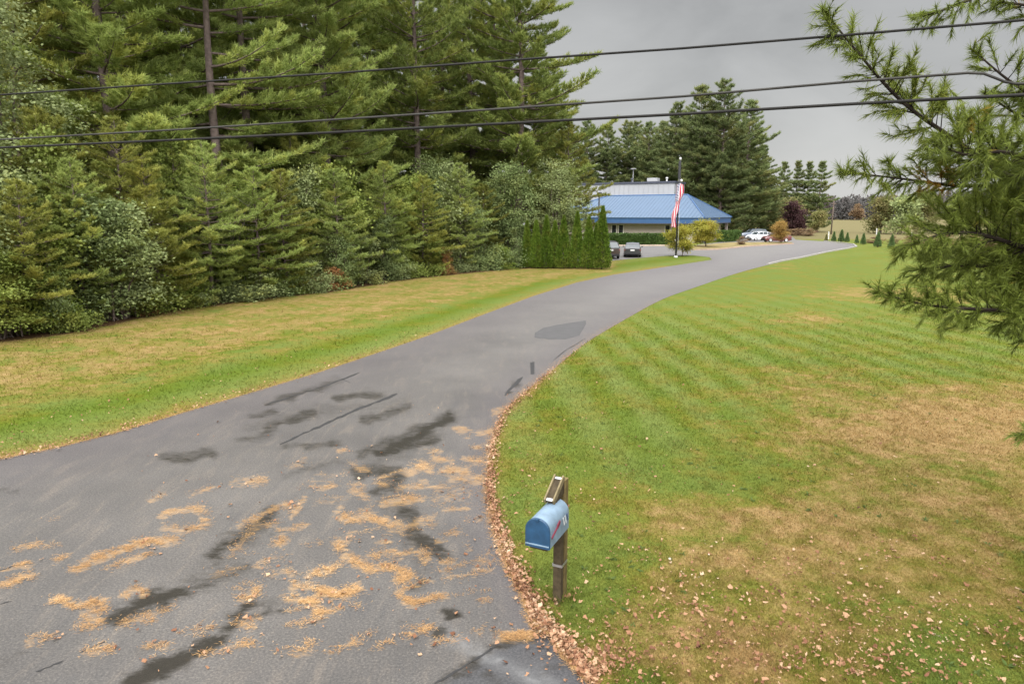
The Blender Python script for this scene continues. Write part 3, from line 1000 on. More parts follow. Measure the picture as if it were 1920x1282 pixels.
# --- big pine variants (about 25 m)
PV = [
    pine_meshes(1, 24, 4.5, 5.8, None, 1.5, 0.28, 0.055, nper=11, sp=0.82, gap=(7, 14.5, -math.pi / 2, 0.45)),
    pine_meshes(2, 25, 5.0, 5.6, None, 1.4, 0.28, 0.055, nper=11, sp=0.85, irregular=0.4),
    pine_meshes(3, 28, 4.0, 7.4, None, 1.4, 0.3, 0.06, nper=11, sp=0.95, irregular=0.4),
    pine_meshes(4, 26, 1.5, 5.4, None, 1.5, 0.29, 0.058, nper=11, sp=0.78, tip=1.0),
]
YV = [
    pine_meshes(5, 9, 0.8, 3.4, None, 1.5, 0.22, 0.045, nper=11, sp=0.5, n_branch=5, bare_in=0.15),
    pine_meshes(6, 11, 1.0, 3.5, None, 1.45, 0.22, 0.045, nper=11, sp=0.52, n_branch=5, droop=0.1, bare_in=0.15),
]
FV = [
    pine_meshes(7, 28, 0.8, 7.2, None, 0.7, 0.55, 0.13, sp=0.95, nper=7, irregular=0.35, n_branch=6),
    pine_meshes(8, 28, 0.8, 6.6, None, 0.7, 0.55, 0.13, sp=0.95, nper=7, irregular=0.4, n_branch=6),
    pine_meshes(9, 17, 1.0, 3.8, None, 0.85, 0.5, 0.13, sp=0.95, nper=7, irregular=0.6),
]
EN = 'wood beside the drive'


def at(px, Y):
    return (X_at(px, Y), Y, 0)


def pine(px, d, var, mat, rz, sc, label, group=None, name='pine_tree'):
    return plant(name, var, mat, at(px, d), rz, sc, label, 'tree', group, 'bark_pine')


pine(428, 42, PV[0], PINE[1], 0.0, (1.1, 1.1, 1.15), 'tall light green pine with a bare grey trunk, left of its twin')
pine(487, 45, PV[0], PINE[0], 0.25, (1.1, 1.1, 1.18), 'second bare-trunked tall pine, close on the right of the light green one')
pine(620, 52, PV[3], PINE[1], 1.2, (1.2, 1.2, 1.25), 'big pale feathery pine with a full crown in the middle of the wood')
pine(790, 62, PV[1], PINE[2], 2.1, (1.15, 1.15, 1.3), 'tall dark pine with sky showing through its thin open top')
pine(975, 68, PV[2], PINE[2], 0.5, (1.2, 1.2, 1.25), 'tall wide pine at the right end of the wood, outlined on grey sky')
pine(885, 74, PV[1], PINE[0], 4.0, (1.2, 1.2, 1.3), 'dark green pine between the open-topped pine and the wide end one')
pine(705, 72, PV[3], PINE[0], 3.0, (1.2, 1.2, 1.28), 'dense green pine behind the gap between the feathery pine and the open-topped one')
pine(238, 38, PV[3], PINE[0], 2.2, (1.1, 1.1, 1.05), 'yellowish green pine left of the bare-trunked pair')
pine(80, 36, PV[1], PINE[3], 1.0, 0.85, 'yellow-tinged pine rising behind the grey-green oak at the left')
BACK = 'pines standing deep inside the wood'
for px, d, v, mt, rz, sc in [(-80, 45, 2, 0, 0.2, 0.9), (140, 54, 1, 2, 1.3, 1.0), (320, 58, 2, 0, 2.4, 0.9), (560, 66, 2, 2, 3.6, 0.95), (645, 84, 1, 2, 0.9, 1.05), (770, 92, 3, 2, 5.2, 1.1), (850, 96, 1, 2, 2.8, 1.1), (925, 90, 3, 2, 1.9, 1.05), (1030, 96, 3, 2, 0.3, 0.95), (30, 62, 3, 2, 4.4, 1.1), (230, 72, 3, 2, 2.9, 1.1), (420, 78, 3, 2, 1.7, 1.15), (-260, 40, 3, 0, 1.0, 0.95), (1000, 82, 3, 2, 2.5, 0.92)] + [(a_, b_, 3, c_, a_ * .1, (1.2, 1.2, 1.35)) for a_, b_, c_ in [(170, 48, 0), (370, 52, 1), (530, 58, 0), (640, 64, 1), (745, 80, 0), (835, 84, 2), (60, 47, 0), (270, 50, 1), (460, 60, 2), (930, 80, 2), (590, 76, 2)]]:
    pine(px, d, PV[v], PINE[mt], rz, sc, 'tall pine deep in the wood left of the drive, mostly hidden by the front trees', BACK)
# young pines along the edge
pine(105, 29.5, YV[0], PINE[3], 0.4, 0.95, 'golden young pine with layered boughs at the left edge of the picture')
pine(250, 31.5, YV[1], PINE[3], 2.0, 0.78, 'golden-green young pine just right of the one at the left edge')
pine(345, 36.0, YV[1], PINE[0], 1.0, 0.72, 'small green young pine in front of the bare-trunked pines')
pine(560, 45, YV[1], PINE[3], 3.1, 0.85, 'olive young pine under the feathery pine in the middle of the wood')
pine(905, 58.5, YV[0], PINE[3], 5.0, 0.75, 'small golden young pine with flat boughs in the low growth before the wide end pine')
pine(1062, 66, YV[1], PINE[3], 0.9, 1.15, 'golden young pine at the right end of the wood, leaning out by the blue roof')
pine(690, 54, YV[0], PINE[0], 0.2, 0.8, 'green young pine at the foot of the wood between the feathery and the open-topped pine')
pine(30, 28.5, YV[1], PINE[0], 4.2, 0.6, 'small green young pine at the lowest left corner of the wood')

for i, (px, d, v, mt, rz, sc, lb) in enumerate([(60, 25.8, 0, 3, .3, .62, 'golden pine sapling at the lower left, spreading over the grass edge'), (165, 28.2, 1, 0, 1.9, .6, None), (300, 31.6, 0, 3, 2.7, .75, None), (400, 34.5, 1, 1, .8, .72, None), (490, 37, 0, 0, 4.4, .75, None), (540, 38.6, 1, 3, 3.3, .62, None),
                                             (640, 43, 0, 1, 2.2, .78, None), (725, 48, 1, 0, 5.1, .72, None), (795, 51.5, 0, 3, .6, .78, None), (865, 54.5, 1, 1, 1.4, .75, None)]):
    pine(px, d, YV[v], PINE[mt], rz, sc, lb or 'small pine sapling mixed among the shrubs along the foot of the wood', 'pine saplings among the shrubs')

# broadleaf trees of the wood
OAK = broad_meshes(21, 14, 3.8, 150, 130, 0.15, 2.5, 1, 0.5)
MAP = broad_meshes(22, 9, 3.3, 130, 130, 0.14, 0.2, 1, 0.42)
MAP2 = broad_meshes(23, 8, 3.0, 120, 130, 0.14, 0.2, 1, 0.4)
SH = [broad_meshes(31, 3.2, 1.9, 80, 110, 0.11, 0.0, 5, 0.25), broad_meshes(32, 2.6, 1.7, 70, 110, 0.1, 0.0, 5, 0.23), broad_meshes(33, 4.4, 2.1, 95, 120, 0.115, 0.0, 5, 0.28), broad_meshes(34, 1.5, 1.2, 40, 80, 0.1, 0.0, 5, 0.18)]


def broad(px, d, var, mat, rz, sc, label, group=None, name='broadleaf_tree', cat='tree'):
    return plant(name, var, mat, at(px, d), rz, sc, label, cat, group)


broad(22, 30, OAK, BROAD[1], 0.3, 1.0, 'grey-green oak with pale leaves filling the upper left corner', name='oak_tree')
broad(-90, 27, OAK, BROAD[1], 2.0, 0.8, 'lower grey-green oak half cut off by the left edge of the picture', name='oak_tree')
broad(455, 38.5, MAP, BROAD[3], 1.0, 0.7, 'bright green small maple under the bare-trunked pines')
broad(815, 59, MAP, BROAD[2], 2.0, 1.0, 'blue-green leafy tree in front of the open-topped pine')
broad(955, 60, MAP2, BROAD[2], 0.5, 1.1, 'leafy dull green tree below the wide end pine')
broad(1040, 61, MAP, BROAD[1], 4.0, 0.98, 'pale-leaved tree at the right end of the wood next to the row of arborvitae')
broad(700, 52, MAP2, BROAD[0], 3.0, 0.85, 'mid green leafy tree at the middle of the wood edge')
broad(310, 40, MAP, BROAD[2], 5.0, 1.0, 'dark blue-green leafy tree left of the bare pine trunks')
broad(575, 47, MAP2, BROAD[1], 0.9, 0.8, 'grey-green leafy tree at the wood edge left of the middle')

# shrubs along the foot of the wood
wx = [p[0] for p in WOOD]
wy = [p[1] for p in WOOD]
SHL = {0: 'blue-grey shrub', 1: 'mid green shrub'}
shr = [(-60, 1, 2, 1.0, 'broad green shrub at the very left end of the thicket'), (15, 0, 2, 0.9, 'green shrub at the left edge of the picture, touching the tan grass'), (75, 3, 0, 1.0, None), (130, 0, 1, 1.0, None), (190, 2, 2, 1.1, 'large blue-green shrub bulging out over the tan grass at the left'),
       (235, 1, 2, 1.0, None), (285, 0, 0, 1.05, None), (330, 3, 1, 1.0, None), (372, 0, 0, 0.95, None), (420, 2, 1, 1.0, 'blue-green shrub below the bright green maple'), (462, 1, 0, 1.0, None), (505, 3, 0, 0.9, 'bright green shrub in the thicket below the olive young pine'),
       (550, 0, 1, 1.0, None), (590, 1, 3, 0.9, None), (628, 4, 3, 1.0, 'small russet shrub at the foot of the feathery pine'), (650, 2, 1, 1.0, None), (690, 1, 0, 1.0, None), (735, 2, 2, 0.9, 'grey-leaved shrub near the middle of the wood edge'), (775, 0, 1, 1.05, None), (815, 0, 0, 1.0, None),
       (845, 4, 1, 0.6, 'russet-tinged shrub in front of the blue-green leafy tree'), (875, 1, 1, 1.0, None), (915, 2, 0, 1.1, None), (950, 3, 1, 1.05, 'fresh green shrub at the right end of the thicket, beside the arborvitae'), (980, 2, 0, 0.9, None),
       (278, 4, 3, 0.55, 'tiny red-leaved shrub at the grass edge under the large blue-green one'), (105, 2, 3, 1.0, None), (390, 1, 3, 0.9, None), (520, 2, 3, 1.0, None), (570, 0, 3, 1.0, None), (760, 1, 3, 0.9, None)]
for i, (px, cm, v, sc, lb) in enumerate(shr):
    gy_ = np.interp(px, wx, wy)
    gxw, gyw = G(px, gy_)
    off = 1.3 * sc if v != 3 else 0.6
    o = plant('shrub', SH[v], BROAD[cm], (gxw - 0.5 * off, gyw + off * (1 + .4 * math.sin(i * 3.7)), 0), i * 1.7, (sc * (1 + .25 * math.sin(i * 2.1)), sc * (1 + .2 * math.cos(i * 1.3)), sc * (1.05 + .35 * math.sin(i * 2.9 + 1))), lb or 'leafy green shrub, one of many in the thicket along the foot of the wood', 'shrub', 'shrubs along the foot of the wood', part='foliage')
# second, taller row filling behind
for i, (px, cm, v, sc) in enumerate([(0, 1, 2, 1.35), (60, 0, 2, 1.3), (150, 0, 2, 1.4), (260, 2, 2, 1.3), (350, 0, 2, 1.4), (440, 2, 2, 1.3), (530, 0, 2, 1.4), (610, 1, 2, 1.3), (670, 0, 2, 1.4), (750, 2, 2, 1.4), (820, 0, 2, 1.5), (890, 1, 2, 1.4), (940, 0, 2, 1.4), (985, 2, 2, 1.4)]):
    gy_ = np.interp(px, wx, wy)
    gxw, gyw = G(px, gy_)
    plant('shrub', SH[v], BROAD[cm], (gxw - 1.8, gyw + 3.4 + math.sin(i * 2.2), 0), i * 2.3 + 1, (sc, sc, sc * (1.05 + .3 * math.sin(i * 1.9))), 'leafy green shrub, one of many in the thicket along the foot of the wood', 'shrub', 'shrubs along the foot of the wood', part='foliage')

# bare grey snags in the thicket
def snag(px, d, h, seed, label):
    root = tag(empty('dead_shrub', at(px, d)), label, 'dead shrub')
    rd = random.Random(seed)
    mb = MB()
    for k in range(14):
        a = rd.uniform(0, 6.28)
        p0 = Vector((rd.uniform(-.2, .2), rd.uniform(-.2, .2), -.05))
        p1 = p0 + Vector((math.cos(a) * h * .15, math.sin(a) * h * .15, h * rd.uniform(.35, .6)))
        p2 = p1 + Vector((math.cos(a) * h * rd.uniform(.1, .35), math.sin(a) * h * .25, h * rd.uniform(.1, .4)))
        mb.tube([p0, p1, p2], [.04, .028, .01], 5)
        for j in range(5):
            q0 = p1.lerp(p2, rd.random())
            q1 = q0 + Vector((rd.gauss(0, .3), rd.gauss(0, .3), rd.uniform(-.1, .4))) * h * .3
            mb.tube([q0, q1], [.013, .005], 4)
    mb.build('branches', M['snag'], root)


M['snag'] = simple_mat('grey_deadwood', (0.13, 0.11, 0.1), 0.9, 0.1, 0, 0.3, 8)
snag(428, 36.8, 5.2, 3, 'bare grey dead shrub in the thicket below the bare-trunked pines')
snag(215, 30.6, 4.0, 5, 'bare grey dead shrub low in the thicket at the left')
snag(612, 43.5, 4.2, 8, 'bare grey dead shrub at the foot of the feathery pine')
snag(872, 56, 4.6, 9, 'bare grey dead shrub near the right end of the thicket')

# arborvitae row
AV = [cone_tree_meshes(41, 4.8, 0.72, 9000, 0.17), cone_tree_meshes(42, 4.2, 0.7, 8000, 0.17)]
row = [(988, 57.5, 1, 0.9, 'arborvitae at the left end of the row, half behind leaves'), (1005, 57.2, 1, 0.92, 'second arborvitae from the left in the row'), (1024, 57.0, 1, 1.0, 'third arborvitae from the left in the row'), (1040, 57.3, 1, 0.9, 'shorter arborvitae left of the middle of the row'),
       (1056, 56.8, 1, 1.0, 'middle arborvitae of the row'), (1081, 56.8, 0, 0.95, 'tall arborvitae, third from the right end of the row'), (1103, 56.6, 1, 0.98, 'arborvitae second from the right end of the row'), (1117, 58.2, 1, 0.85, 'low arborvitae peeping out behind the tallest one'), (1128, 56.2, 0, 1.03, 'tallest arborvitae at the right end of the row, beside the parked dark truck')]
for i, (px, d, v, sc, lb) in enumerate(row):
    plant('arborvitae', AV[v], M['cedar'], at(px, d), i * 1.3, (sc * (0.86 if i < 8 else 1.0), sc * 0.9, sc), lb, 'evergreen', 'row of arborvitae by the lot', part='foliage')

# background pines behind the office
BG = 'pines behind the blue-roofed office'
bgl = [(1303, 134, 0, 1.0, 0.2, 'tall twin-topped pine behind the right end of the blue roof, left summit'), (1347, 130, 1, 1.0, 1.1, 'tallest pine behind the right end of the blue roof'), (1392, 138, 0, 0.93, 2.0, 'right-hand pine of the tall clump beyond the blue roof'), (1258, 142, 1, 0.93, 3.0, 'left-hand pine of the tall clump beyond the blue roof'),
       (1212, 150, 0, 0.84, 4.1, None), (1172, 156, 1, 0.87, 5.2, None), (1135, 152, 0, 0.82, 0.7, None), (1098, 150, 1, 0.84, 1.9, None), (1420, 146, 0, 0.66, 2.7, 'shorter pine at the right foot of the tall clump, behind the parked cars'), (1438, 152, 1, 0.45, 3.3, 'small pine right of the tall clump, next to the olive tree'), (1280, 150, 0, 0.9, 3.9, None), (1325, 150, 1, 0.95, 2.2, None), (1375, 152, 0, 0.85, 1.2, None), (1190, 165, 1, 0.9, 1.2, None), (1235, 162, 0, 0.9, 1.7, None), (1060, 160, 0, 0.9, 2.4, None)]
for px, d, v, sc, rz, lb in bgl:
    pine(px, d, FV[v], M['far_pine'], rz, sc, lb or 'dark pine in the stand behind the blue-roofed office', BG)
for px, d, sc, lb in [(1463, 172, 0.98, 'leftmost slim pine of the four in the distance right of the office'), (1487, 178, 1.02, 'second slim pine from the left of the four in the distance'), (1508, 176, 1.0, 'third slim pine from the left of the four in the distance'), (1531, 170, 0.98, 'rightmost slim pine of the four, beside the utility pole')]:
    pine(px, d, FV[2], M['far_pine'], px * 0.3, sc, lb, 'slim pines in the distance')

FB = [broad_meshes(51, 8, 4.2, 110, 45, 0.45, 0.0, 5, 0.75), broad_meshes(52, 6.2, 2.5, 110, 70, 0.3, 0.1, 1, 0.45), broad_meshes(53, 3.0, 2.2, 90, 110, 0.15, 0.5, 1, 0.32, top_heavy=True), broad_meshes(54, 2.4, 2.0, 60, 70, 0.15, 0.05, 6, 0.3)]
broad(1478, 158, FB[0], M['olive'], 0.5, 0.95, 'olive tree between the slim pines and the purple-leaved tree')
broad(1445, 160, FB[0], M['olive'], 2.5, 0.7, 'small olive tree behind the parked cars')
broad(1483, 148, FB[1], M['purple'], 0.0, 1.08, 'dark purple-leaved round tree beyond the parked cars')
broad(1652, 156, FB[0], M['olive'], 1.0, 1.0, 'olive and tan tree, left one of the clump seen left of the near pine')
broad(1690, 150, FB[0], BROAD[1], 2.0, 1.0, 'greyish tree, right one of the clump seen left of the near pine')
broad(1725, 160, FB[0], M['olive'], 3.0, 1.05, 'tan tree partly behind the near pine boughs at the right')
broad(1800, 150, FB[0], BROAD[0], 4.0, 1.0, 'green tree seen through the near pine boughs at the right')
broad(1880, 140, FB[0], M['olive'], 5.0, 0.95, 'olive tree far behind the near pine at the right edge')
broad(1940, 140, FB[0], BROAD[0], 5.6, 1.0, 'green tree far off at the very right edge of the picture')
broad(1532, 165, FB[0], M['olive'], 1.6, 0.62, 'olive bush-like tree at the foot of the rightmost slim pine')
# ornamental shrubs on the lot
broad(1279, 73.5, FB[2], M['yellow'], 0.0, (0.85, 0.85, 0.98), 'yellow-green small tree right beside the flagpole', name='ornamental_tree', cat='small tree')
broad(1323, 93, FB[2], M['yellow'], 1.3, (1.15, 1.15, 1.1), 'yellow-green small round tree on the far bed before the office corner', name='ornamental_tree', cat='small tree')
plant('shrub', FB[2], M['amber'], (*G(1464, 457), 0.1), 0.5, (0.82, 0.82, 1.0), 'amber autumn shrub in front of the dark red car', 'shrub', part='foliage')
plant('shrub', SH[3], M['brush'], (*G(1391, 460), 0.1), 0.5, 0.75, 'low brown shrub on the bed right of the clipped hedge', 'shrub', part='foliage')
SP = cone_tree_meshes(43, 2.0, 0.48, 1600, 0.22, 1.0, 0.05)
for px, py, h, lb in [(1549, 452, 0.7, 'smallest, palest young spruce at the left end of the row on the far lawn'), (1563, 453, 1.0, 'second young spruce from the left on the far lawn'), (1577, 453.5, 1.2, 'tallest of the left cluster of young spruces on the far lawn'), (1588, 454, 0.95, 'young spruce on the right of the left cluster'),
                     (1606, 456.5, 0.8, 'short young spruce just above the tip of the drive'), (1618, 458.5, 1.0, 'young spruce right of the tip of the drive'), (1645, 463.5, 1.25, 'larger young spruce standing alone on the far lawn'), (1671, 466.5, 1.1, 'young spruce nearest to the hanging pine boughs')]:
    plant('spruce', SP, M['spruce'] if px > 1550 else M['olive'], (*G(px, py), 0), px, h * 0.74, lb, 'evergreen', 'young spruces on the far lawn', part='foliage')
# brown brush lines beyond the lawn
for i, (px, py, sc, sx) in enumerate([(1662, 458, .8, 2), (1695, 459, .9, 2), (1730, 460, 1, 2), (1790, 462, 1.3, 2), (1850, 466, 1.4, 2), (1905, 468, 1.4, 2), (1955, 470, 1.4, 2)]):
    x, y = G(px, py)
    plant('shrub', SH[3], M['brush'], (x, y + 3, 0), i, (sc * sx, sc, sc * 0.8), 'low brown brush in the line beyond the far lawn', 'shrub', 'brown brush beyond the far lawn', part='foliage')
for i, (px, py, sc, sx) in enumerate([(1505, 443, 1, 4), (1530, 443, 1, 4)]):
    x, y = G(px, py)
    plant('shrub', SH[3], M['brush'], (x, y + 3, 0), i, (sc * sx, sc, sc * 0.9), 'low brown brush at the far end of the lot', 'shrub', 'brown brush at the far end of the lot', part='foliage')

# far wooded ridge, one mass
def ridge():
    rg = np.random.default_rng(61)
    parts = []
    cols = []
    for k in range(1900):
        x = rg.uniform(-420, 620)
        y = 470 + rg.uniform(0, 90)
        h = rg.uniform(13, 19) * (1 + 0.15 * math.sin(x * 0.02)) + (y - 470) * 0.02
        r = rg.uniform(2.0, 3.6)
        n = 90
        t = rg.random(n)
        th = rg.uniform(0, 6.28, n)
        rr = r * np.sqrt(rg.random(n)) * (1.15 - t) ** 0.6
        Cn = np.stack([x + rr * np.cos(th), y + rr * np.sin(th), h * (0.03 + 0.97 * t)], 1)
        L = rg.uniform(1.3, 2.6, n)
        parts.append(leaf_quads(Cn, unit(rg.normal(size=(n, 3)) + np.array([0, 0, .4])), L, L * 0.7, rg, 0.4))
    return np_mesh('distant_wood', np.concatenate(parts), 4)


M['ridge'] = leaf_mat('ridge_leaf', [(0.0, (0.072, 0.072, 0.069)), (0.5, (0.108, 0.104, 0.098)), (1.0, (0.151, 0.131, 0.131))], (0.186, 0.131, 0.123), 0.6, 0.04, 0.5, 0.62)
tag(link_mesh('distant_wood', ridge(), M['ridge']), kind='stuff')
RB = broad_meshes(62, 12, 4.2, 60, 30, 1.2, 0.5, 1, 1.2)
broad(1605, 440, RB, M['brush'], 0.0, 0.82, 'rust-tan autumn tree far off in front of the distant wooded ridge')

# ------------------------------------------------------------------ near pine at the right
def near_pine():
    root = empty('pine_tree', (6.6, 7.1, 0))
    tag(root, 'large near pine reaching in from the right edge with dark drooping boughs', 'tree')
    org = Vector((6.6, 7.1, 0))
    tm = MB()
    tm.tube([(0, 0, -.1), (0.05, 0.02, 2.5), (0.0, 0.1, 5), (-0.05, 0.05, 9), (0, 0, 13)], [0.36, 0.28, 0.24, 0.15, 0.03], 14)
    tm.build('trunk', M['bark_pine'], root, True)
    rg = np.random.default_rng(71)
    rd = random.Random(71)
    B = []   # (px control points with depth, list of half widths in px, density, sag)
    B.append(([(2060, 400, 7.0), (1900, 335, 6.7), (1790, 262, 6.5), (1690, 190, 6.3), (1605, 95, 6.1), (1543, 18, 6.0)], [60, 95, 80, 55, 38, 10], 1.0))
    B.append(([(2060, 395, 7.1), (1900, 352, 7.0), (1790, 348, 6.9), (1690, 335, 6.8), (1575, 322, 6.7)], [70, 62, 48, 34, 10], 0.9))
    B.append(([(2060, 500, 6.9), (1940, 470, 6.6), (1840, 440, 6.4), (1765, 440, 6.3), (1695, 465, 6.2)], [90, 100, 90, 60, 22], 1.1))
    B.append(([(2060, 540, 7.2), (1930, 520, 6.9), (1850, 500, 6.7), (1780, 500, 6.6), (1725, 505, 6.5)], [70, 80, 70, 55, 20], 1.0))
    B.append(([(2060, 600, 6.6), (1930, 585, 6.4), (1840, 580, 6.2), (1740, 572, 6.1), (1645, 548, 6.0)], [60, 75, 60, 36, 8], 1.2))
    B.append(([(2060, 640, 7.6), (1990, 640, 7.6), (1940, 635, 7.6), (1890, 622, 7.6)], [40, 40, 30, 14], 0.9))
    B.append(([(2060, 230, 7.3), (1960, 190, 7.2), (1890, 150, 7.1), (1820, 90, 7.0)], [80, 70, 48, 12], 0.55))
    B.append(([(2060, 280, 7.6), (1960, 240, 7.5), (1900, 210, 7.4), (1845, 175, 7.3)], [60, 60, 45, 16], 0.5))
    B.append(([(2040, -160, 7.6), (1930, -70, 7.3), (1850, -15, 7.2), (1760, 22, 7.1), (1722, 30, 7.1)], [50, 46, 38, 28, 8], 0.8))
    B.append(([(2060, 60, 7.3), (1970, 30, 7.2), (1920, 10, 7.1), (1870, 5, 7.1)], [60, 55, 40, 12], 0.6))
    B.append(([(2060, 350, 6.4), (1960, 310, 6.2), (1880, 285, 6.1), (1810, 290, 6.0), (1745, 262, 6.0)], [80, 80, 70, 45, 14], 0.9))
    B.append(([(2060, 430, 7.5), (1970, 430, 7.4), (1880, 415, 7.3), (1800, 390, 7.2)], [70, 60, 50, 20], 0.8))
    B.append(([(2070, 850, 6.0), (1980, 835, 6.0), (1935, 820, 6.0), (1911, 812, 6.0)], [30, 25, 12, 6], 0.9))
    world_boughs = []
    for pts_, hw, dn in B:
        world_boughs.append(([Vector(P(a, b, d)) for a, b, d in pts_], [h_ / FPX * p[2] for h_, p in zip(hw, pts_)], dn))
    # boughs on the far sides of the trunk, out of the photograph's frame
    for k in range(16):
        az = R(-75) + k * 0.42 if k < 8 else R(20) + (k - 8) * 0.2
        z0 = 2.5 + (k * 1.37) % 8.5
        L = 3.6 * (1 - z0 / 16)
        az = az % (2 * math.pi)
        if math.cos(az) < 0.1:
            continue
        h = Vector((math.cos(az), math.sin(az), 0))
        o = org + Vector((0, 0, z0))
        world_boughs.append(([o + h * 0.1, o + h * L * .35 + Vector((0, 0, .2)), o + h * L * .7 + Vector((0, 0, .35)), o + h * L + Vector((0, 0, .7))], [0.3, 0.45, 0.4, 0.12], 0.7))
    for ctrl, hw, dn in world_boughs:
        start = org + Vector((0, 0, min(12, max(1.2, ctrl[0].z - 0.15))))
        cs = [start] + ctrl if (ctrl[0] - start).length > 0.2 else ctrl
        ws = [0.1] + hw if len(cs) > len(ctrl) else hw
        # resample
        path, wid = [], []
        for i in range(len(cs) - 1):
            p0, p1, p2, p3 = cs[max(0, i - 1)], cs[i], cs[i + 1], cs[min(len(cs) - 1, i + 2)]
            for t in (0, .2, .4, .6, .8):
                path.append(0.5 * ((2 * p1) + (p2 - p0) * t + (2 * p0 - 5 * p1 + 4 * p2 - p3) * t * t + (3 * p1 - p0 - 3 * p2 + p3) * t ** 3))
                wid.append(ws[i] * (1 - t) + ws[i + 1] * t)
        path.append(cs[-1])
        wid.append(ws[-1])
        n = len(path)
        bm = MB()
        bm.tube([p - org for p in path], [0.034 * (1 - i / n) ** 1.1 + 0.004 for i in range(n)], 7)
        tips = []
        total = sum((path[i + 1] - path[i]).length for i in range(n - 1))
        s_acc = 0
        for i in range(n - 1):
            seg = path[i + 1] - path[i]
            d = seg.normalized()
            frac = s_acc / total
            s_acc += seg.length
            if frac < 0.14:
                continue
            m_ = max(1, int(seg.length / 0.021 * dn))
            for j in range(m_):
                p = path[i] + seg * rd.random()
                ax = Vector((rd.gauss(0, 1), rd.gauss(0, 1), rd.gauss(0, 0.9)))
                ax = (ax - d * ax.dot(d)).normalized()
                wl = wid[i] * rd.uniform(0.45, 1.15)
                td = (d * rd.uniform(0.5, 1.1) + ax).normalized()
                e = p + td * wl + Vector((0, 0, 0.06 * wl))
                bm.tube([p - org, p.lerp(e, 0.5) - org + Vector((0, 0, -.01)), e - org], [0.006, 0.004, 0.003], 3, cap=False)
                k = max(1, int(wl / 0.1))
                for a in range(k):
                    f = 0.3 + 0.7 * (a + 1) / k
                    pos_ = p.lerp(e, f)
                    tips.append((pos_, td))
                    # little side shoots
                    sd_ = (td + Vector((rd.gauss(0, .7), rd.gauss(0, .7), rd.gauss(0, .7)))).normalized()
                    if rd.random() < 0.6:
                        ee = pos_ + sd_ * rd.uniform(0.06, 0.14)
                        bm.tube([pos_ - org, ee - org], [0.003, 0.002], 3, cap=False)
                        tips.append((ee, sd_))
        for a in range(4):
            tips.append((path[-1] - (path[-1] - path[-2]).normalized() * 0.04 * a, (path[-1] - path[-2]).normalized()))
        bo = bm.build('bough', M['twig'], root)
        Cn = np.array([tuple(t[0] - org) for t in tips])
        Dn = np.array([tuple(t[1]) for t in tips])
        nper = 38
        Cn = np.repeat(Cn, nper, 0)
        Dn = np.repeat(Dn, nper, 0)
        k = len(Cn)
        Cn = Cn - Dn * (rg.random(k) * 0.11)[:, None]
        Dq = unit(Dn * 0.8 + rg.normal(size=(k, 3)) * 0.32 + np.array([0, 0, -0.18]))
        V = needles(Cn, Dq, rg.uniform(0.07, 0.125, k), rg.uniform(0.0048, 0.0085, k), rg, 1.2)
        link_mesh('needles', np_mesh('needles', V, 3), M['near_needle'], bo)
    return root


near_pine()

# ------------------------------------------------------------------ overhead wires
M['wire'] = simple_mat('wire', (0.014, 0.013, 0.012), 0.7, 0.15, 0, 0.3, 4)
M['wire_pale'] = simple_mat('wire_pale', (0.03, 0.028, 0.025), 0.7, 0.2, 0, 0.3, 4)


def wire(pts_, rad, label, mat):
    return tag(MB().tube(pts_, rad, 8).build('power_line', mat, None, True), label, 'cable', 'overhead cables')


def wire_path(px_pts, dl, dr):
    """cable between depth dl at the left edge and dr at the right edge; 1/depth is linear in x for a straight run"""
    res = []
    for px, py in px_pts:
        t = px / 1920
        d = 1 / ((1 - t) / dl + t / dr)
        res.append(P(px, py, d))
    return res


def extend(pts_, n=2):
    a, b = Vector(pts_[0]), Vector(pts_[1])
    c, d = Vector(pts_[-2]), Vector(pts_[-1])
    return [a + (a - b).normalized() * 12 + Vector((0, 0, .25))] + pts_ + [d + (d - c).normalized() * 4 + Vector((0, 0, .1))]


wire(extend(wire_path([(0, 178), (320, 157), (637, 137), (960, 113), (1280, 91), (1600, 65), (1920, 38)], 9, 5.6)), 0.0105, 'thin black overhead cable, topmost of the three crossing the picture', M['wire'])
wire(extend(wire_path([(0, 262), (320, 244), (637, 224), (960, 203), (1280, 181), (1600, 153), (1750, 142), (1815, 137), (1845, 138.5), (1865, 146), (1885, 154), (1905, 157.5), (1920, 157)], 9, 5.5)), 0.0105, 'middle overhead cable, bending down near the right edge', M['wire_pale'])
wire(extend(wire_path([(0, 277), (320, 263), (637, 248), (960, 231), (1280, 214), (1600, 195), (1920, 178)], 8.8, 5.4)), 0.0125, 'thickest black overhead cable, lowest of the three', M['wire'])

# ------------------------------------------------------------------ mailbox
M['post_wood'] = simple_mat('post_wood', (0.115, 0.085, 0.035), 0.85, 0.15, 0, 0.35, 14, 0.4)
M['post_dark'] = simple_mat('post_dark_wood', (0.05, 0.038, 0.022), 0.85, 0.15, 0, 0.35, 14, 0.4)
M['rail_wood'] = simple_mat('rail_wood', (0.15, 0.12, 0.065), 0.8, 0.2, 0, 0.25, 14, 0.3)
M['steel'] = simple_mat('steel', (0.42, 0.42, 0.43), 0.4, 0.5, 0.9, 0.15, 10)
M['box_blue'] = simple_mat('box_blue', (0.145, 0.205, 0.265), 0.55, 0.35, 0, 0.22, 7, 0.12)
M['door_blue'] = simple_mat('door_blue', (0.01, 0.04, 0.085), 0.5, 0.4, 0, 0.3, 7, 0.12)
M['red_paint'] = simple_mat('red_paint', (0.2, 0.03, 0.06), 0.5, 0.4)
M['white_paint'] = simple_mat('white_paint', (0.5, 0.52, 0.54), 0.5, 0.4)
M['navy_paint'] = simple_mat('navy_paint', (0.03, 0.05, 0.14), 0.5, 0.4)


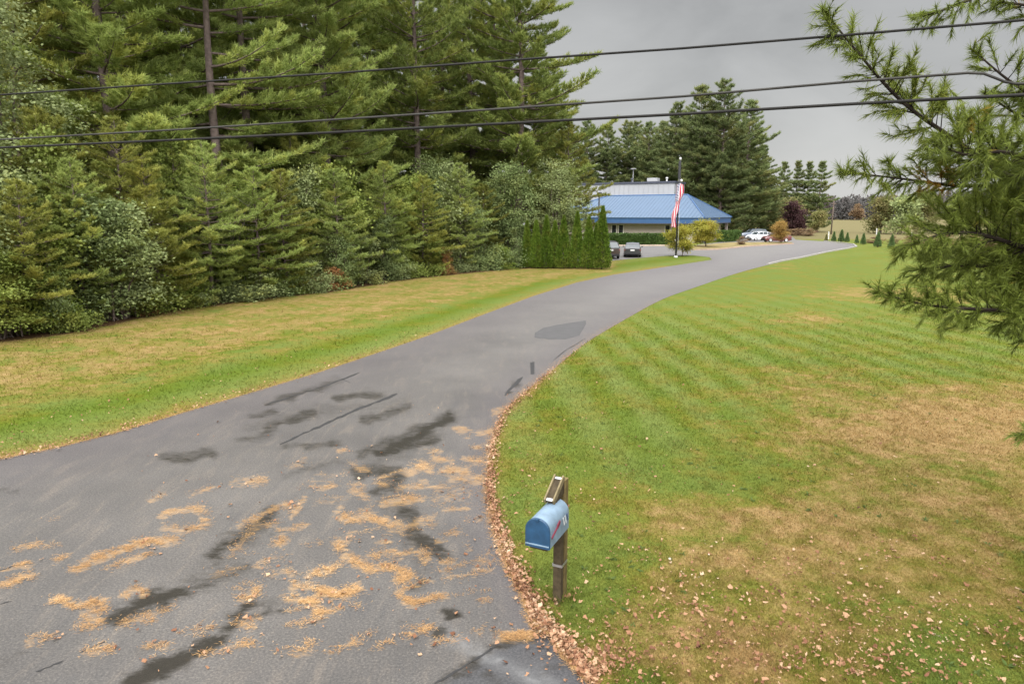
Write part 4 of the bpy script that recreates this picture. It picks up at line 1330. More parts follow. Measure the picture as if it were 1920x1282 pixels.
def mailbox():
    bx, by = G(1053, 1117)
    th = R(25)                      # the box's length runs from the post out to the drive
    root = empty('mailbox_post', (bx, by, 0), -th)   # local -y points at the drive and the camera
    tag(root, 'wooden mailbox post with a sloping arm and steel bands beside the leafy drive edge', 'post')
    H = 1.49
    MB().box((0, 0, H / 2 - 0.1), (0.095, 0.095, H + 0.2)).build('post', M['post_wood'], root, bevel=0.004)
    MB().box((-0.005, -0.115, 0.435), (0.1, 0.075, 1.07)).build('front_board', M['post_dark'], root, bevel=0.004)
    b = MB()
    for z in (0.47,):
        b.box((-0.002, -0.156, z), (0.115, 0.006, 0.03))
        b.box((0.057, -0.07, z), (0.006, 0.17, 0.03)).box((-0.061, -0.07, z), (0.006, 0.17, 0.03))
    b.build('steel_band', M['steel'], root)
    # sloping arm: channel from the post's top down over the box
    ang = R(-30)
    Mx = Matrix.Rotation(-ang, 3, 'X')
    c = Vector((-0.03, -0.2, 1.425))
    MB().box(c, (0.085, 0.36, 0.02), Mx).build('arm', M['post_dark'], root)
    for s in (-1, 1):
        MB().box(c + Vector((s * 0.052, 0, 0.0)) + Mx @ Vector((0, 0, 0.005)), (0.02, 0.37, 0.07), Mx).build('arm_rail', M['rail_wood'], root, bevel=0.003)
    for t, w_ in ((0.15, 0.03), (-0.16, 0.035)):
        MB().box(c + Mx @ Vector((0, t, 0.016)), (0.084, w_, 0.008), Mx).build('steel_band', M['steel'], root)
    for s in (-1, 1):
        g = MB()
        q_ = [(-.05, 1.46), (-.31, 1.33), (-.27, 1.29), (-.05, 1.335)]
        g.loft([[Vector((-.03 + s * .045, y, z)) for y, z in q_], [Vector((-.03 + s * .06, y, z)) for y, z in q_]])
        g.build('gusset', M['post_dark'], root)

    # the box, hung in front of the post
    mb = empty('mailbox', (bx, by, 0), -th)
    tag(mb, 'blue domed mailbox with a dark blue door, fixed to the wooden post', 'mailbox')
    W, Hs, L, z0 = 0.138, 0.19, 0.58, 0.985
    y1, y0 = -0.165, -0.165 - L

    def ring(y, sc=1.0, n=14):
        pts_ = [Vector((-W * sc, y, z0 + 0.0)), Vector((W * sc, y, z0 + 0.0))]
        for k in range(n + 1):
            a = math.pi * k / n
            pts_.append(Vector((W * sc * math.cos(a), y, z0 + Hs + W * 1.0 * sc * math.sin(a))))
        return pts_

    sh = MB()
    sh.loft([ring(y1, .97), ring(y1 - 0.01), ring(y0 + 0.01), ring(y0)])
    sh.build('box_shell', M['box_blue'], mb, True).modifiers.new('edge', 'EDGE_SPLIT').split_angle = R(40)
    dr = MB()
    dr.loft([ring(y0 - 0.002, 1.035), ring(y0 - 0.016, 1.035), ring(y0 - 0.024, 0.97)])
    d = dr.build('door', M['door_blue'], mb)
    rim = MB()
    rim.box((0, y0 - 0.028, z0 + 0.035), (0.27, 0.01, 0.012))
    rim.build('door_ridge', M['box_blue'], d)
    MB().box((0, y0 - 0.03, z0 + Hs + W - 0.005), (0.04, 0.022, 0.03)).build('door_latch', M['door_blue'], d, bevel=0.004)
    MB().box((0, (y0 + y1) / 2, z0 - 0.02), (0.2, L * 0.95, 0.035)).build('base_board', M['post_dark'], mb)
    xs_ = W + 0.004
    fl = MB()
    Mr = Matrix.Rotation(R(20), 3, 'X')
    fl.box((xs_ + 0.003, y0 + 0.16, z0 + 0.155), (0.006, 0.26, 0.028), Mr)
    fl.box((xs_ + 0.003, y0 + 0.235, z0 + 0.185), (0.006, 0.08, 0.05), Mr)
    fl.build('signal_flag', M['red_paint'], mb)
    dg = MB()
    Md = Matrix.Rotation(R(24), 3, 'X')
    dg.box((xs_, y0 + 0.40, z0 + 0.15), (0.004, 0.02, 0.11), Md)
    dg.box((xs_, y0 + 0.455, z0 + 0.15), (0.004, 0.02, 0.11), Md)
    dg.build('painted_stroke', M['white_paint'], mb)
    MB().box((xs_, y0 + 0.515, z0 + 0.155), (0.004, 0.018, 0.1), Md).build('dark_stroke', M['navy_paint'], mb)


mailbox()

# ------------------------------------------------------------------ office building
M['roof_blue'] = simple_mat('roof_blue', (0.055, 0.092, 0.148), 0.5, 0.4, 0.0, 0.06, 0.6)
M['fascia_blue'] = simple_mat('fascia_blue', (0.035, 0.085, 0.19), 0.5, 0.4, 0, 0.08, 1)
M['wall_beige'] = simple_mat('wall_beige', (0.31, 0.265, 0.24), 0.85, 0.2, 0, 0.06, 2)
M['metal_grey'] = simple_mat('metal_grey', (0.29, 0.295, 0.31), 0.5, 0.4, 0.0, 0.05, 0.5)
M['trim_dark'] = simple_mat('trim_dark', (0.05, 0.055, 0.075), 0.6, 0.3)
M['trim_light'] = simple_mat('trim_light', (0.5, 0.47, 0.43), 0.7, 0.3)
M['dark_glass'] = simple_mat('dark_glass', (0.02, 0.022, 0.025), 0.12, 0.6, 0, 0.3, 1)
M['white_metal'] = simple_mat('white_metal', (0.5, 0.5, 0.49), 0.5, 0.4)


def office():
    Y0 = 105.0
    cx = (1314 - 960) / FPX * Y0
    th = R(-30)
    root = empty('office_building', (cx, Y0, 0), th)      # local origin: near corner, local -x along the front, +y to the back
    tag(root, 'single storey office with a blue standing-seam hip roof and a taller grey block behind', 'building')
    W, D = 27.6, 18.0
    zf0, zf1 = 2.86, 3.85
    zr = 7.5
    # walls set in under the eave
    s = 1.3
    wl = MB()
    wl.box((-W / 2, s + 0.1, 1.45), (W - 2 * s, 0.2, 2.9))
    wl.box((-s - .1, D / 2, 1.45), (0.2, D - 2 * s - .4, 2.9))
    wl.box((-W + s + .1, D / 2, 1.45), (0.2, D - 2 * s - .4, 2.9))
    wl.build('wall', M['wall_beige'], root)
    MB().box((-W / 2, s + 0.03, 0.35), (W - 2 * s - .1, 0.1, 0.7)).build('base_course', M['trim_light'], root)
    # fascia ring and soffit
    f = MB()
    t = 0.25
    zc, hh = (zf0 + zf1) / 2, zf1 - zf0
    f.box((-W / 2, t / 2, zc), (W, t, hh)).box((-W / 2, D - t / 2, zc), (W, t, hh)).box((-t / 2, D / 2, zc), (t, D - 2 * t, hh)).box((-W + t / 2, D / 2, zc), (t, D - 2 * t, hh))
    f.build('fascia', M['fascia_blue'], root)
    MB().box((-W / 2, D / 2, zf0 + 0.12), (W - 2 * t - .01, D - 2 * t - .01, 0.06)).build('soffit', M['trim_light'], root)
    MB().box((-W / 2, -0.03, zf0 + .06), (W + .06, 0.06, 0.12)).box((0.03, D / 2, zf0 + .06), (0.06, D, 0.12)).build('drip_edge', M['trim_dark'], root)
    # hip roof
    A = Vector((0.12, -0.12, zf1)); B = Vector((-W - .12, -0.12, zf1)); Cc = Vector((-W - .12, D + .12, zf1)); Dd = Vector((0.12, D + .12, zf1))
    E = Vector((-5.2, 9.0, zr)); Fp = Vector((-19.2, 9.0, zr))
    r = MB()
    low = Vector((0, 0, -0.08))
    vs = [A, B, Cc, Dd, E, Fp]
    r.add(vs + [v + low for v in (A, B, Cc, Dd)], [(0, 4, 5, 1), (1, 5, 2), (2, 5, 4, 3), (3, 4, 0), (6, 7, 8, 9), (0, 1, 7, 6), (1, 2, 8, 7), (2, 3, 9, 8), (3, 0, 6, 9)])
    # standing seams
    def seam(p, e):
        d = (e - p)
        n_ = Vector((0, 0, 0.05))
        sd_ = d.cross(Vector((0, 0, 1))).normalized() * 0.03
        r.add([p - sd_, p + sd_, e + sd_, e - sd_, p - sd_ + n_, p + sd_ + n_, e + sd_ + n_, e - sd_ + n_], [(4, 5, 6, 7), (0, 1, 5, 4), (2, 3, 7, 6), (1, 2, 6, 5), (3, 0, 4, 7)])
    k = 0.6
    x = -k
    while x > -W:
        if x > E.x:
            top = A.lerp(E, (-x) / (-E.x))
        elif x > Fp.x:
            top = Vector((x, 9.0, zr))
        else:
            top = B.lerp(Fp, (W + x) / (W + Fp.x))
        seam(Vector((x, -0.12, zf1)), top)
        x -= k
    y = k
    while y < D:
        top = A.lerp(E, y / 9.0) if y < 9 else Dd.lerp(E, (D - y) / 9.0)
        seam(Vector((0.12, y, zf1)), top)
        y += k
    r.build('roof', M['roof_blue'], root)
    caps = MB()
    for a, b in ((A, E), (B, Fp), (E, Fp), (Dd, E)):
        caps.tube([a + Vector((0, 0, .04)), b + Vector((0, 0, .04))], 0.1, 6)
    caps.build('ridge_cap', M['fascia_blue'], root)
    # windows: pairs along the front, local x from the near corner
    def lx(px):
        dx, dy = ray(px, 430)[0], ray(px, 430)[1]
        k_ = dx / dy
        return (k_ * Y0 - cx) / (math.cos(th) - k_ * math.sin(th))
    for px in (1146, 1159, 1247, 1260, 1290, 1300):
        xw = lx(px)
        wf = MB()
        for s_ in (-1, 1):
            wf.box((xw + s_ * 0.42, s - 0.02, 1.95), (0.09, 0.14, 1.5))
        wf.box((xw, s - 0.02, 2.66), (0.76, 0.14, 0.08)).box((xw, s - 0.03, 1.22), (0.76, 0.18, 0.08))
        w_ = wf.build('window', M['trim_light'], root)
        MB().box((xw, s - 0.012, 1.94), (0.74, 0.03, 1.34)).build('pane', M['dark_glass'], w_)
    xd = lx(1310)
    dm = MB().box((xd, s - 0.03, 1.15), (1.6, 0.08, 2.3)).build('door', M['trim_dark'], root)
    MB().box((xd + .2, s - 0.1, 1.1), (0.05, 0.06, 0.5)).build('handle', M['steel'], dm)
    # porch column at the side corner
    MB().box((-0.55, D - 0.6, 1.43), (0.4, 0.4, 2.86)).build('porch_column', M['wall_beige'], root)
    # tall grey block behind
    zt = 9.6
    gb = MB()
    gb.box((-26.2, 15, zt / 2), (35.6, 6, zt))
    x = -43.6
    while x < -8.6:
        gb.box((x, 11.97, zt / 2 + 2), (0.06, 0.06, zt - 4.2))
        x += 0.9
    gb.build('upper_block', M['metal_grey'], root)
    MB().box((-26.2, 15, zt + 0.16), (36.0, 6.4, 0.3)).build('roof_trim', M['trim_dark'], root)
    ac = MB().box((-13.0, 14.5, zt + 0.7), (1.9, 1.4, 0.6)).build('rooftop_unit', M['metal_grey'], root, bevel=0.05)
    MB().lathe([(0.4, zt + 1.0), (0.4, zt + 1.06)], (-13.0, 14.5, 0), 14).build('fan_grille', M['trim_dark'], ac)
    for xx, mt in ((-16.8, 'trim_dark'), (-10.4, 'white_metal'), (-8.2, 'white_metal')):
        MB().lathe([(0.14, zt + .3), (0.14, zt + .85), (0.24, zt + .86), (0.24, zt + 1.0), (0.05, zt + 1.08)], (xx, 14.0, 0), 10).build('vent_pipe', M[mt], root)


office()

# clipped hedges in front of the office
def hedge(px0, py0, px1, py1, hgt, depth, label):
    a, b = Vector((*G(px0, py0), 0)), Vector((*G(px1, py1), 0))
    d = (b - a)
    L = d.length
    root = empty('hedge', a, math.atan2(d.y, d.x))
    tag(root, label, 'hedge', 'clipped hedges along the office')
    rg = np.random.default_rng(int(px0))
    n = int(L * 700)
    u = rg.random((n, 3))
    face = rg.random(n)
    P_ = np.stack([u[:, 0] * L, u[:, 1] * depth, u[:, 2] * hgt], 1)
    P_[face < 0.5, 1] = 0
    P_[face >= 0.5, 2] = hgt
    ends = face > 0.93
    P_[ends, 0] = np.where(u[ends, 0] > .5, L, 0)
    P_[ends, 2] = u[ends, 2] * hgt
    P_ += rg.normal(size=(n, 3)) * 0.05
    l = rg.uniform(.1, .2, n)
    link_mesh('foliage', np_mesh('foliage', leaf_quads(P_, unit(rg.normal(size=(n, 3))), l, l * .7, rg, .5), 4), M['hedge'], root)
    st_ = MB()
    k = 0.4
    while k < L:
        for yy in (0.3, 0.65):
            st_.tube([(k, depth * yy, -.05), (k + .1, depth * yy, hgt * .6), (k - .1, depth * (yy + .15), hgt * .92)], [.03, .025, .01], 4)
        k += 0.35
    st_.build('stems', M['twig'], root)
    # woody inner mass of packed twigs
    MB().box((L / 2, depth / 2, hgt * .47), (L * .97, depth * .8, hgt * .86)).build('inner_twigs', M['hedge'], root)


hedge(1138, 459, 1262, 459, 1.55, 1.4, 'long dark clipped hedge below the office windows, behind the lone black sedan')
hedge(1356, 454, 1389, 452, 1.7, 1.4, 'short clipped hedge block right of the office corner')

# ------------------------------------------------------------------ flagpole, lamps, utility pole
M['pole_black'] = simple_mat('pole_black', (0.02, 0.02, 0.024), 0.45, 0.4)
M['flag_red'] = simple_mat('flag_red', (0.5, 0.045, 0.06), 0.8, 0.1)
m, nt, out = new_mat('flag_cloth')
q = NT(nt)
uvx, uvy = q.attr('fu'), q.attr('fv')
stripe = q.math('GREATER_THAN', q.math('FRACT', q.math('MULTIPLY', uvy, 6.5)), 0.5)
col = q.mix(stripe, (0.36, 0.025, 0.045), (0.5, 0.44, 0.46))
canton = q.math('MULTIPLY', q.math('LESS_THAN', uvx, 0.4), q.math('LESS_THAN', uvy, 0.42))
vor = q.n('ShaderNodeTexVoronoi', Scale=1.0)
cx_ = q.n('ShaderNodeCombineXYZ')
q.set(cx_.inputs[0], q.math('MULTIPLY', uvx, 27.0))
q.set(cx_.inputs[1], q.math('MULTIPLY', uvy, 17.0))
q.set(vor.inputs['Vector'], cx_.outputs[0])
vor.inputs['Randomness'].default_value = 0.0
star = q.math('LESS_THAN', vor.outputs['Distance'], 0.3)
col = q.mix(canton, col, q.mix(star, (0.03, 0.035, 0.1), (0.7, 0.7, 0.72)))
nt.links.new(q.principled(col, 0.85, 0.1), out.inputs[0])
M['flag'] = m


def flagpole():
    x, y = G(1267, 483)
    root = tag(empty('flagpole', (x, y, 0)), 'tall black flagpole on the grass island before the office', 'flagpole')
    H = 9.75
    MB().tube([(0, 0, 0), (0, 0, 5), (0.03, 0, H)], [0.09, 0.08, 0.06], 10).build('pole', M['pole_black'], root, True)
    MB().lathe([(0.2, 0), (0.2, 0.12), (0.13, 0.18)], (0, 0, 0), 14).build('base_collar', M['white_metal'], root, True)
    MB().lathe([(0.02, H), (0.09, H + .05), (0.13, H + .15), (0.09, H + .25), (0.01, H + .3)], (0.03, 0, 0), 12).build('finial', M['white_metal'], root, True)
    MB().tube([(0.16, -.05, 7.55), (0.16, -.05, 1.2)], 0.012, 5).build('halyard', M['white_metal'], root)
    MB().lathe([(0.01, 7.6), (0.1, 7.66), (0.13, 7.75), (0.1, 7.84), (0.01, 7.9)], (0.22, -.05, 0), 10).build('halyard_ball', M['white_metal'], root, True)
    MB().box((0, 0, 8.8), (0.25, 0.2, 1.7)).build('lamp_head', M['pole_black'], root, bevel=0.03)
    # flag hanging limp: cloth sheet gathered in folds, hung by its hoist edge
    nu, nv = 48, 50
    V, fu, fv = [], [], []
    for j in range(nv + 1):
        d_ = j / nv
        for i in range(nu + 1):
            c_ = i / nu
            # the cloth is gathered into three folds: a back layer, the front layer and another back layer
            if c_ < .27:
                xx, dp = 1 - c_ / .27, .16 * math.sin(math.pi * c_ / .27) + .05
            elif c_ < .70:
                xx, dp = (c_ - .27) / .43, -.14 * math.sin(math.pi * (c_ - .27) / .43)
            else:
                xx, dp = 1 - (c_ - .70) / .3, .13 * math.sin(math.pi * (c_ - .7) / .3) + .09
            wdt = .6 + .1 * math.sin(d_ * 7 + 1) - .25 * d_ * d_
            sway = .12 * math.sin(d_ * 5.2 + .6) - .42 * d_
            V.append((.02 + sway + (xx - .5) * wdt + .05 * math.sin(d_ * 16 + xx * 5), -.3 + dp + .05 * math.sin(d_ * 11 + xx * 4), 7.45 - 4.3 * d_ - .25 * abs(xx - .4)))
            fu.append(d_)
            fv.append(c_)
    V = np.array(V)
    n = nu + 1
    i0 = (np.arange(nv)[:, None] * n + np.arange(nu)[None, :]).ravel()
    me = np_mesh('flag', V, 4, {'fu': np.array(fu), 'fv': np.array(fv)}, np.stack([i0, i0 + 1, i0 + n + 1, i0 + n], 1))
    fo = bpy.data.objects.new('flag', me)
    C.objects.link(fo)
    me.materials.append(M['flag'])
    for p in me.polygons:
        p.use_smooth = True
    sol = fo.modifiers.new('thick', 'SOLIDIFY')
    sol.thickness = 0.01
    fo.location = (x, y, 0)
    tag(fo, 'limp red, white and blue striped flag hanging from the black flagpole', 'flag')


flagpole()


def lamp(px, Y, h, label, mat, head=0.55):
    x = (px - 960) / FPX * Y
    root = tag(empty('street_lamp', (x, Y, 0)), label, 'lamp', 'lot lamps')
    MB().lathe([(0.16, 0), (0.16, 0.5), (0.09, 0.55), (0.075, h - .1)], (0, 0, 0), 10).build('pole', mat, root, True)
    MB().box((0, 0, h), (head, head * .8, 0.22)).box((0, 0, h - .16), (head * .7, head * .55, 0.1)).build('lamp_head', mat, root, bevel=0.03)


lamp(1120, 75, 6.6, 'dark square-headed lot lamp rising above the arborvitae in front of the blue roof', M['pole_black'], 0.5)
lamp(1181, 150, 13.8, 'pale grey lamp behind the office roof, against the pines', M['metal_grey'], 1.1)
x = (1551 - 960) / FPX * 150
up = tag(empty('utility_pole', (x, 150, 0)), 'thin grey wooden utility pole right of the slim pines', 'pole')
MB().tube([(0, 0, 0), (0.05, 0, 7.2)], [0.16, 0.11], 8).build('pole', M['bark'], up, True)
MB().box((0.05, -.12, 6.5), (1.2, 0.1, 0.12)).build('crossarm', M['bark'], up)
for px, py, lb in [(1643, 440, 'thin white marker post behind the lone young spruce'), (1708, 452, 'thin white marker post beside the near pine boughs'), (1553, 449, 'thin white marker post at the left end of the young spruces')]:
    x, y = G(px, py)
    mp = tag(empty('marker_post', (x, y, 0)), lb, 'post', 'white marker posts on the far lawn')
    MB().box((0, 0, .6), (.14, .14, 1.2)).build('post', M['white_metal'], mp)
    MB().lathe([(0.1, 1.2), (0.1, 1.24), (0.01, 1.34)], (0, 0, 0), 8).build('post_cap', M['white_metal'], mp)

# ------------------------------------------------------------------ cars
M['tyre'] = simple_mat('tyre', (0.018, 0.018, 0.018), 0.85, 0.2)
M['rim'] = simple_mat('rim', (0.6, 0.6, 0.6), 0.35, 0.5, 0.5)
M['lamp_red'] = simple_mat('lamp_red', (0.3, 0.015, 0.015), 0.3, 0.5)
M['lamp_clear'] = simple_mat('lamp_clear', (0.65, 0.66, 0.68), 0.2, 0.6)
M['glass_sky'] = simple_mat('car_glass', (0.035, 0.045, 0.05), 0.06, 0.9)
M['bumper_black'] = simple_mat('bumper_black', (0.015, 0.015, 0.016), 0.6, 0.3)


def paint(name, col):
    m, nt, out = new_mat(name)
    q = NT(nt)
    tc = q.n('ShaderNodeTexCoord').outputs['Object']
    c = q.mix(q.noise(tc, 2, 3), tuple(v * .9 for v in col), tuple(min(1, v * 1.1) for v in col))
    b = q.n('ShaderNodeBsdfPrincipled')
    q.set(b.inputs['Base Color'], c)
    b.inputs['Roughness'].default_value = 0.3
    b.inputs['Coat Weight'].default_value = 0.6
    b.inputs['Coat Roughness'].default_value = 0.08
    nt.links.new(b.outputs[0], out.inputs[0])
    return m


def car(name, loc, rz, col, label, cat, kind='sedan', L=4.6, W=1.8):
    """front at -y in local space"""
    root = tag(empty(name, loc, rz), label, cat, 'cars parked on the lot')
    pm = paint('paint_' + name, col)
    hw = W / 2
    if kind == 'sedan':
        st = [(-.5, .42, .55, .62), (-.47, .24, .60, .70), (-.36, .2, .68, .86), (-.2, .2, .72, .94), (0.0, .2, .75, .97), (.22, .2, .76, .98), (.36, .2, .77, 1.0), (.46, .24, .74, .99), (.5, .42, .66, .9)]
        gh = [(-.2, .95, .95), (-.08, .97, 1.36), (.02, .98, 1.43), (.16, .98, 1.42), (.3, .99, 1.28), (.4, 1.0, 1.0)]
    elif kind == 'suv':
        st = [(-.5, .5, .7, .84), (-.46, .28, .8, 1.0), (-.32, .26, .86, 1.08), (-.2, .26, .88, 1.1), (0.0, .26, .9, 1.1), (.25, .26, .9, 1.1), (.42, .26, .9, 1.1), (.48, .3, .88, 1.08), (.5, .5, .8, 1.02)]
        gh = [(-.22, 1.1, 1.1), (-.1, 1.1, 1.6), (.02, 1.1, 1.7), (.25, 1.1, 1.7), (.42, 1.1, 1.64), (.49, 1.1, 1.12)]
    else:
        st = [(-.5, .42, .6, .7), (-.46, .24, .68, .82), (-.36, .2, .74, .95), (-.24, .2, .76, 1.0), (0.0, .2, .78, 1.02), (.3, .2, .8, 1.03), (.44, .22, .8, 1.02), (.5, .42, .72, .96)]
        gh = [(-.26, 1.0, 1.0), (-.12, 1.02, 1.38), (0.0, 1.02, 1.48), (.2, 1.03, 1.47), (.38, 1.03, 1.3), (.47, 1.02, 1.05)]
    rings = []
    for f, zb, zm, zt in st:
        y = f * L
        e = hw * (1 - 0.22 * max(0, abs(f) * 2 - .8) / .2 * .5)
        rings.append([Vector((-e * .93, y, zb)), Vector((-e, y, (zb + zm) / 2)), Vector((-e, y, zm)), Vector((-e * .88, y, zt)), Vector((0, y, zt + .03)), Vector((e * .88, y, zt)), Vector((e, y, zm)), Vector((e, y, (zb + zm) / 2)), Vector((e * .93, y, zb)), Vector((0, y, zb))])
    MB().loft(rings).build('body', pm, root, True).modifiers.new('e', 'EDGE_SPLIT').split_angle = R(38)
    rings = []
    for f, zb, zt in gh:
        y = f * L
        k = (zt - zb) / .5
        e0, e1 = hw * .87, hw * (.87 - .17 * k)
        rings.append([Vector((-e0, y, zb - .03)), Vector((-e1, y, zt)), Vector((0, y, zt + .03 * min(1, k))), Vector((e1, y, zt)), Vector((e0, y, zb - .03))])
    MB().loft(rings).build('window_glass', M['glass_sky'], root)
    # roof panel and pillars
    rp = MB()
    rr = []
    for f, zb, zt in gh[1:-1]:
        y = f * L
        e1 = hw * (.87 - .17 * (zt - zb) / .5) + .01
        rr.append([Vector((-e1, y, zt - .05)), Vector((-e1, y, zt + .012)), Vector((0, y, zt + .045)), Vector((e1, y, zt + .012)), Vector((e1, y, zt - .05))])
    rp.loft(rr)
    for i in (0, len(gh) - 2):
        a, b = gh[i], gh[i + 1]
        for s in (-1, 1):
            e = [(hw * (.87 - .17 * (g[2] - g[1]) / .5) + .004) * s for g in (a, b)]
            rp.tube([(e[0], a[0] * L, a[2]), (e[1], b[0] * L, b[2])], .04, 5)
    for f in (.05, .24):
        zb = gh[2][1]
        zt = gh[3][2] - .03
        k = (zt - zb) / .5
        for s in (-1, 1):
            rp.tube([(s * hw * .88, f * L, zb - .02), (s * (hw * (.87 - .17 * k) + .005), f * L, zt)], .035, 5)
    rp.build('roof', pm, root)
    wr = .33 if kind != 'suv' else .38
    for fy in (-.31, .29):
        for s in (-1, 1):
            c = (0, 0, 0)
            wb = MB().lathe([(wr * .6, -.11), (wr, -.09), (wr, .09), (wr * .6, .11)], c, 20, 'y')
            wo_ = wb.build('wheel', M['tyre'], root, True)
            wo_.rotation_euler = (0, 0, math.pi / 2)
            wo_.location = (s * (hw - .1), fy * L, wr)
            MB().lathe([(wr * .64, -.118), (wr * .6, -.13), (wr * .2, -.115), (wr * .1, .13), (wr * .6, .13), (wr * .64, .118)], c, 16, 'y').build('rim', M['rim'], wo_)
    for s in (-1, 1):
        z = st[1][2] + .02
        MB().box((s * hw * .68, -L * .482, z), (hw * .4, .09, .13)).build('headlight', M['lamp_clear'], root, bevel=.02)
        MB().box((s * hw * .7, L * .488, st[-2][2] + .02), (hw * .4, .08, .15)).build('taillight', M['lamp_red'], root, bevel=.02)
        MB().box((s * (hw + .08), -L * .17, gh[0][1] + .06), (.2, .1, .13)).build('mirror', pm, root, bevel=.02)
    for y in (-1, 1):
        MB().box((0, y * L * .49, .4), (W * .86, .2, .2)).build('bumper', M['bumper_black'], root, bevel=.04)
    MB().box((0, L * .503, st[-2][2] + .01), (.42, .04, .16)).build('licence_plate', M['white_metal'], root)
    MB().box((0, -L * .496, st[1][2] - .06), (W * .42, .04, .14)).build('grille', M['bumper_black'], root)
    return root


gx1, gy1 = G(1193, 483)
car('sedan', (gx1, gy1 + 2.3, 0), math.pi - .18, (0.018, 0.018, 0.022), 'black sedan parked alone on the lot right of the arborvitae, licence plate showing', 'car', 'sedan')
gx1, gy1 = G(1143, 486)
car('pickup_suv', (gx1 + .1, gy1 + 2.5, 0), math.pi + .02, (0.045, 0.03, 0.03), 'dark vehicle half hidden behind the tallest arborvitae', 'car', 'suv', 4.9, 1.95)
gx1, gy1 = G(1459, 454.3)
car('hatchback', (gx1, gy1 + .9, 0), -math.pi / 2 + .1, (0.11, 0.03, 0.03), 'dark red car seen from the side behind the amber shrub', 'car', 'hatch', 4.3, 1.75)
gx1, gy1 = G(1428, 451.6)
car('white_car', (gx1, gy1 + 1.3, 0), -math.pi / 2 + .35, (0.62, 0.63, 0.65), 'white car between the dark red car and the blue-grey one', 'car', 'hatch', 4.4, 1.8)
gx1, gy1 = G(1416, 447.8)
car('station_wagon', (gx1, gy1 + 1.3, 0), -math.pi / 2 + .1, (0.1, 0.12, 0.16), 'blue-grey car furthest left and furthest back in the group by the amber shrub', 'car', 'suv', 4.8, 1.85)

# ------------------------------------------------------------------ grass blades, fallen leaves, needle mats
road_np = road


def off_road(x, y):
    return ~in_poly(x, y, road_np)


def grass():
    rg = np.random.default_rng(81)
    N = 1150000
    # density falls with distance
    y = 4.6 + 34 * rg.random(N) ** 2.2
    half = 0.78 * (y * cp_ + 4.5 * sp_)
    x = rg.uniform(-1, 1.35, N) * half
    k = off_road(x, y) & (rg.random(N) < np.clip((1 - (y - 4.6) / 34), 0, 1) ** 1.6)
    px, py = proj(x, y)
    k &= ~((px < 900) & (rg.random(N) < 0.55))
    x, y = x[k], y[k]
    n = len(x)
    dry, st, lit, edge = lawn_attrs(x, y)
    keep = lit < .5
    x, y, dry, st, lit, edge = (a[keep] for a in (x, y, dry, st, lit, edge))
    n = len(x)
    L = rg.uniform(.025, .07, n) * np.clip(y / 12, .9, 1.7) * (.55 + 1.0 * vnoise(x, y, .5, 8) * vnoise(x, y, .17, 9) * 1.7)
    W = rg.uniform(.006, .011, n) * np.clip(y / 8, .9, 3)
    D = unit(np.stack([rg.normal(size=n) * .6, rg.normal(size=n) * .6, np.full(n, .75)], 1))
    bx_, by_ = G(1053, 1117)
    close = np.hypot(x - bx_, y - by_)
    L = np.where(close < .2, L * 2.3, L)
    V = needles(np.stack([x, y, np.full(n, -.008)], 1), D, L, W, rg, 3.0)
    rep = lambda a: np.repeat(a, 3)
    me = np_mesh('grass', V, 3, {'dry': rep(dry), 'stripe': rep(st), 'litter': rep(lit), 'edge': rep(edge)})
    tag(link_mesh('grass', me, M['blade']), kind='stuff')


grass()


def weeds():
    rg = np.random.default_rng(84)
    N = 900
    y = 5 + 22 * rg.random(N) ** 1.7
    x = rg.uniform(-1, 1, N) * .78 * (y + .8)
    k = off_road(x, y) & ~in_poly(x, y, wood_poly) & (vnoise(x, y, 2.2, 12) > .45)
    x, y = x[k], y[k]
    m_ = 9
    Cn = np.stack([np.repeat(x, m_), np.repeat(y, m_), np.full(len(x) * m_, .004)], 1)
    th = rg.uniform(0, 6.28, len(Cn))
    D = unit(np.stack([np.cos(th), np.sin(th), np.full(len(Cn), .35)], 1))
    Ls = np.repeat(rg.uniform(.03, .085, len(x)), m_) * rg.uniform(.6, 1.2, len(Cn))
    V = leaf_quads(Cn, D, Ls, Ls * .38, rg, 2.0)
    tag(link_mesh('lawn_weeds', np_mesh('lawn_weeds', V, 4), M['weed']), kind='stuff')


M['weed'] = leaf_mat('weed_leaf', [(0.0, (0.05, 0.085, 0.02)), (0.5, (0.085, 0.13, 0.03)), (1.0, (0.14, 0.18, 0.06))], None, objvar=0)
weeds()


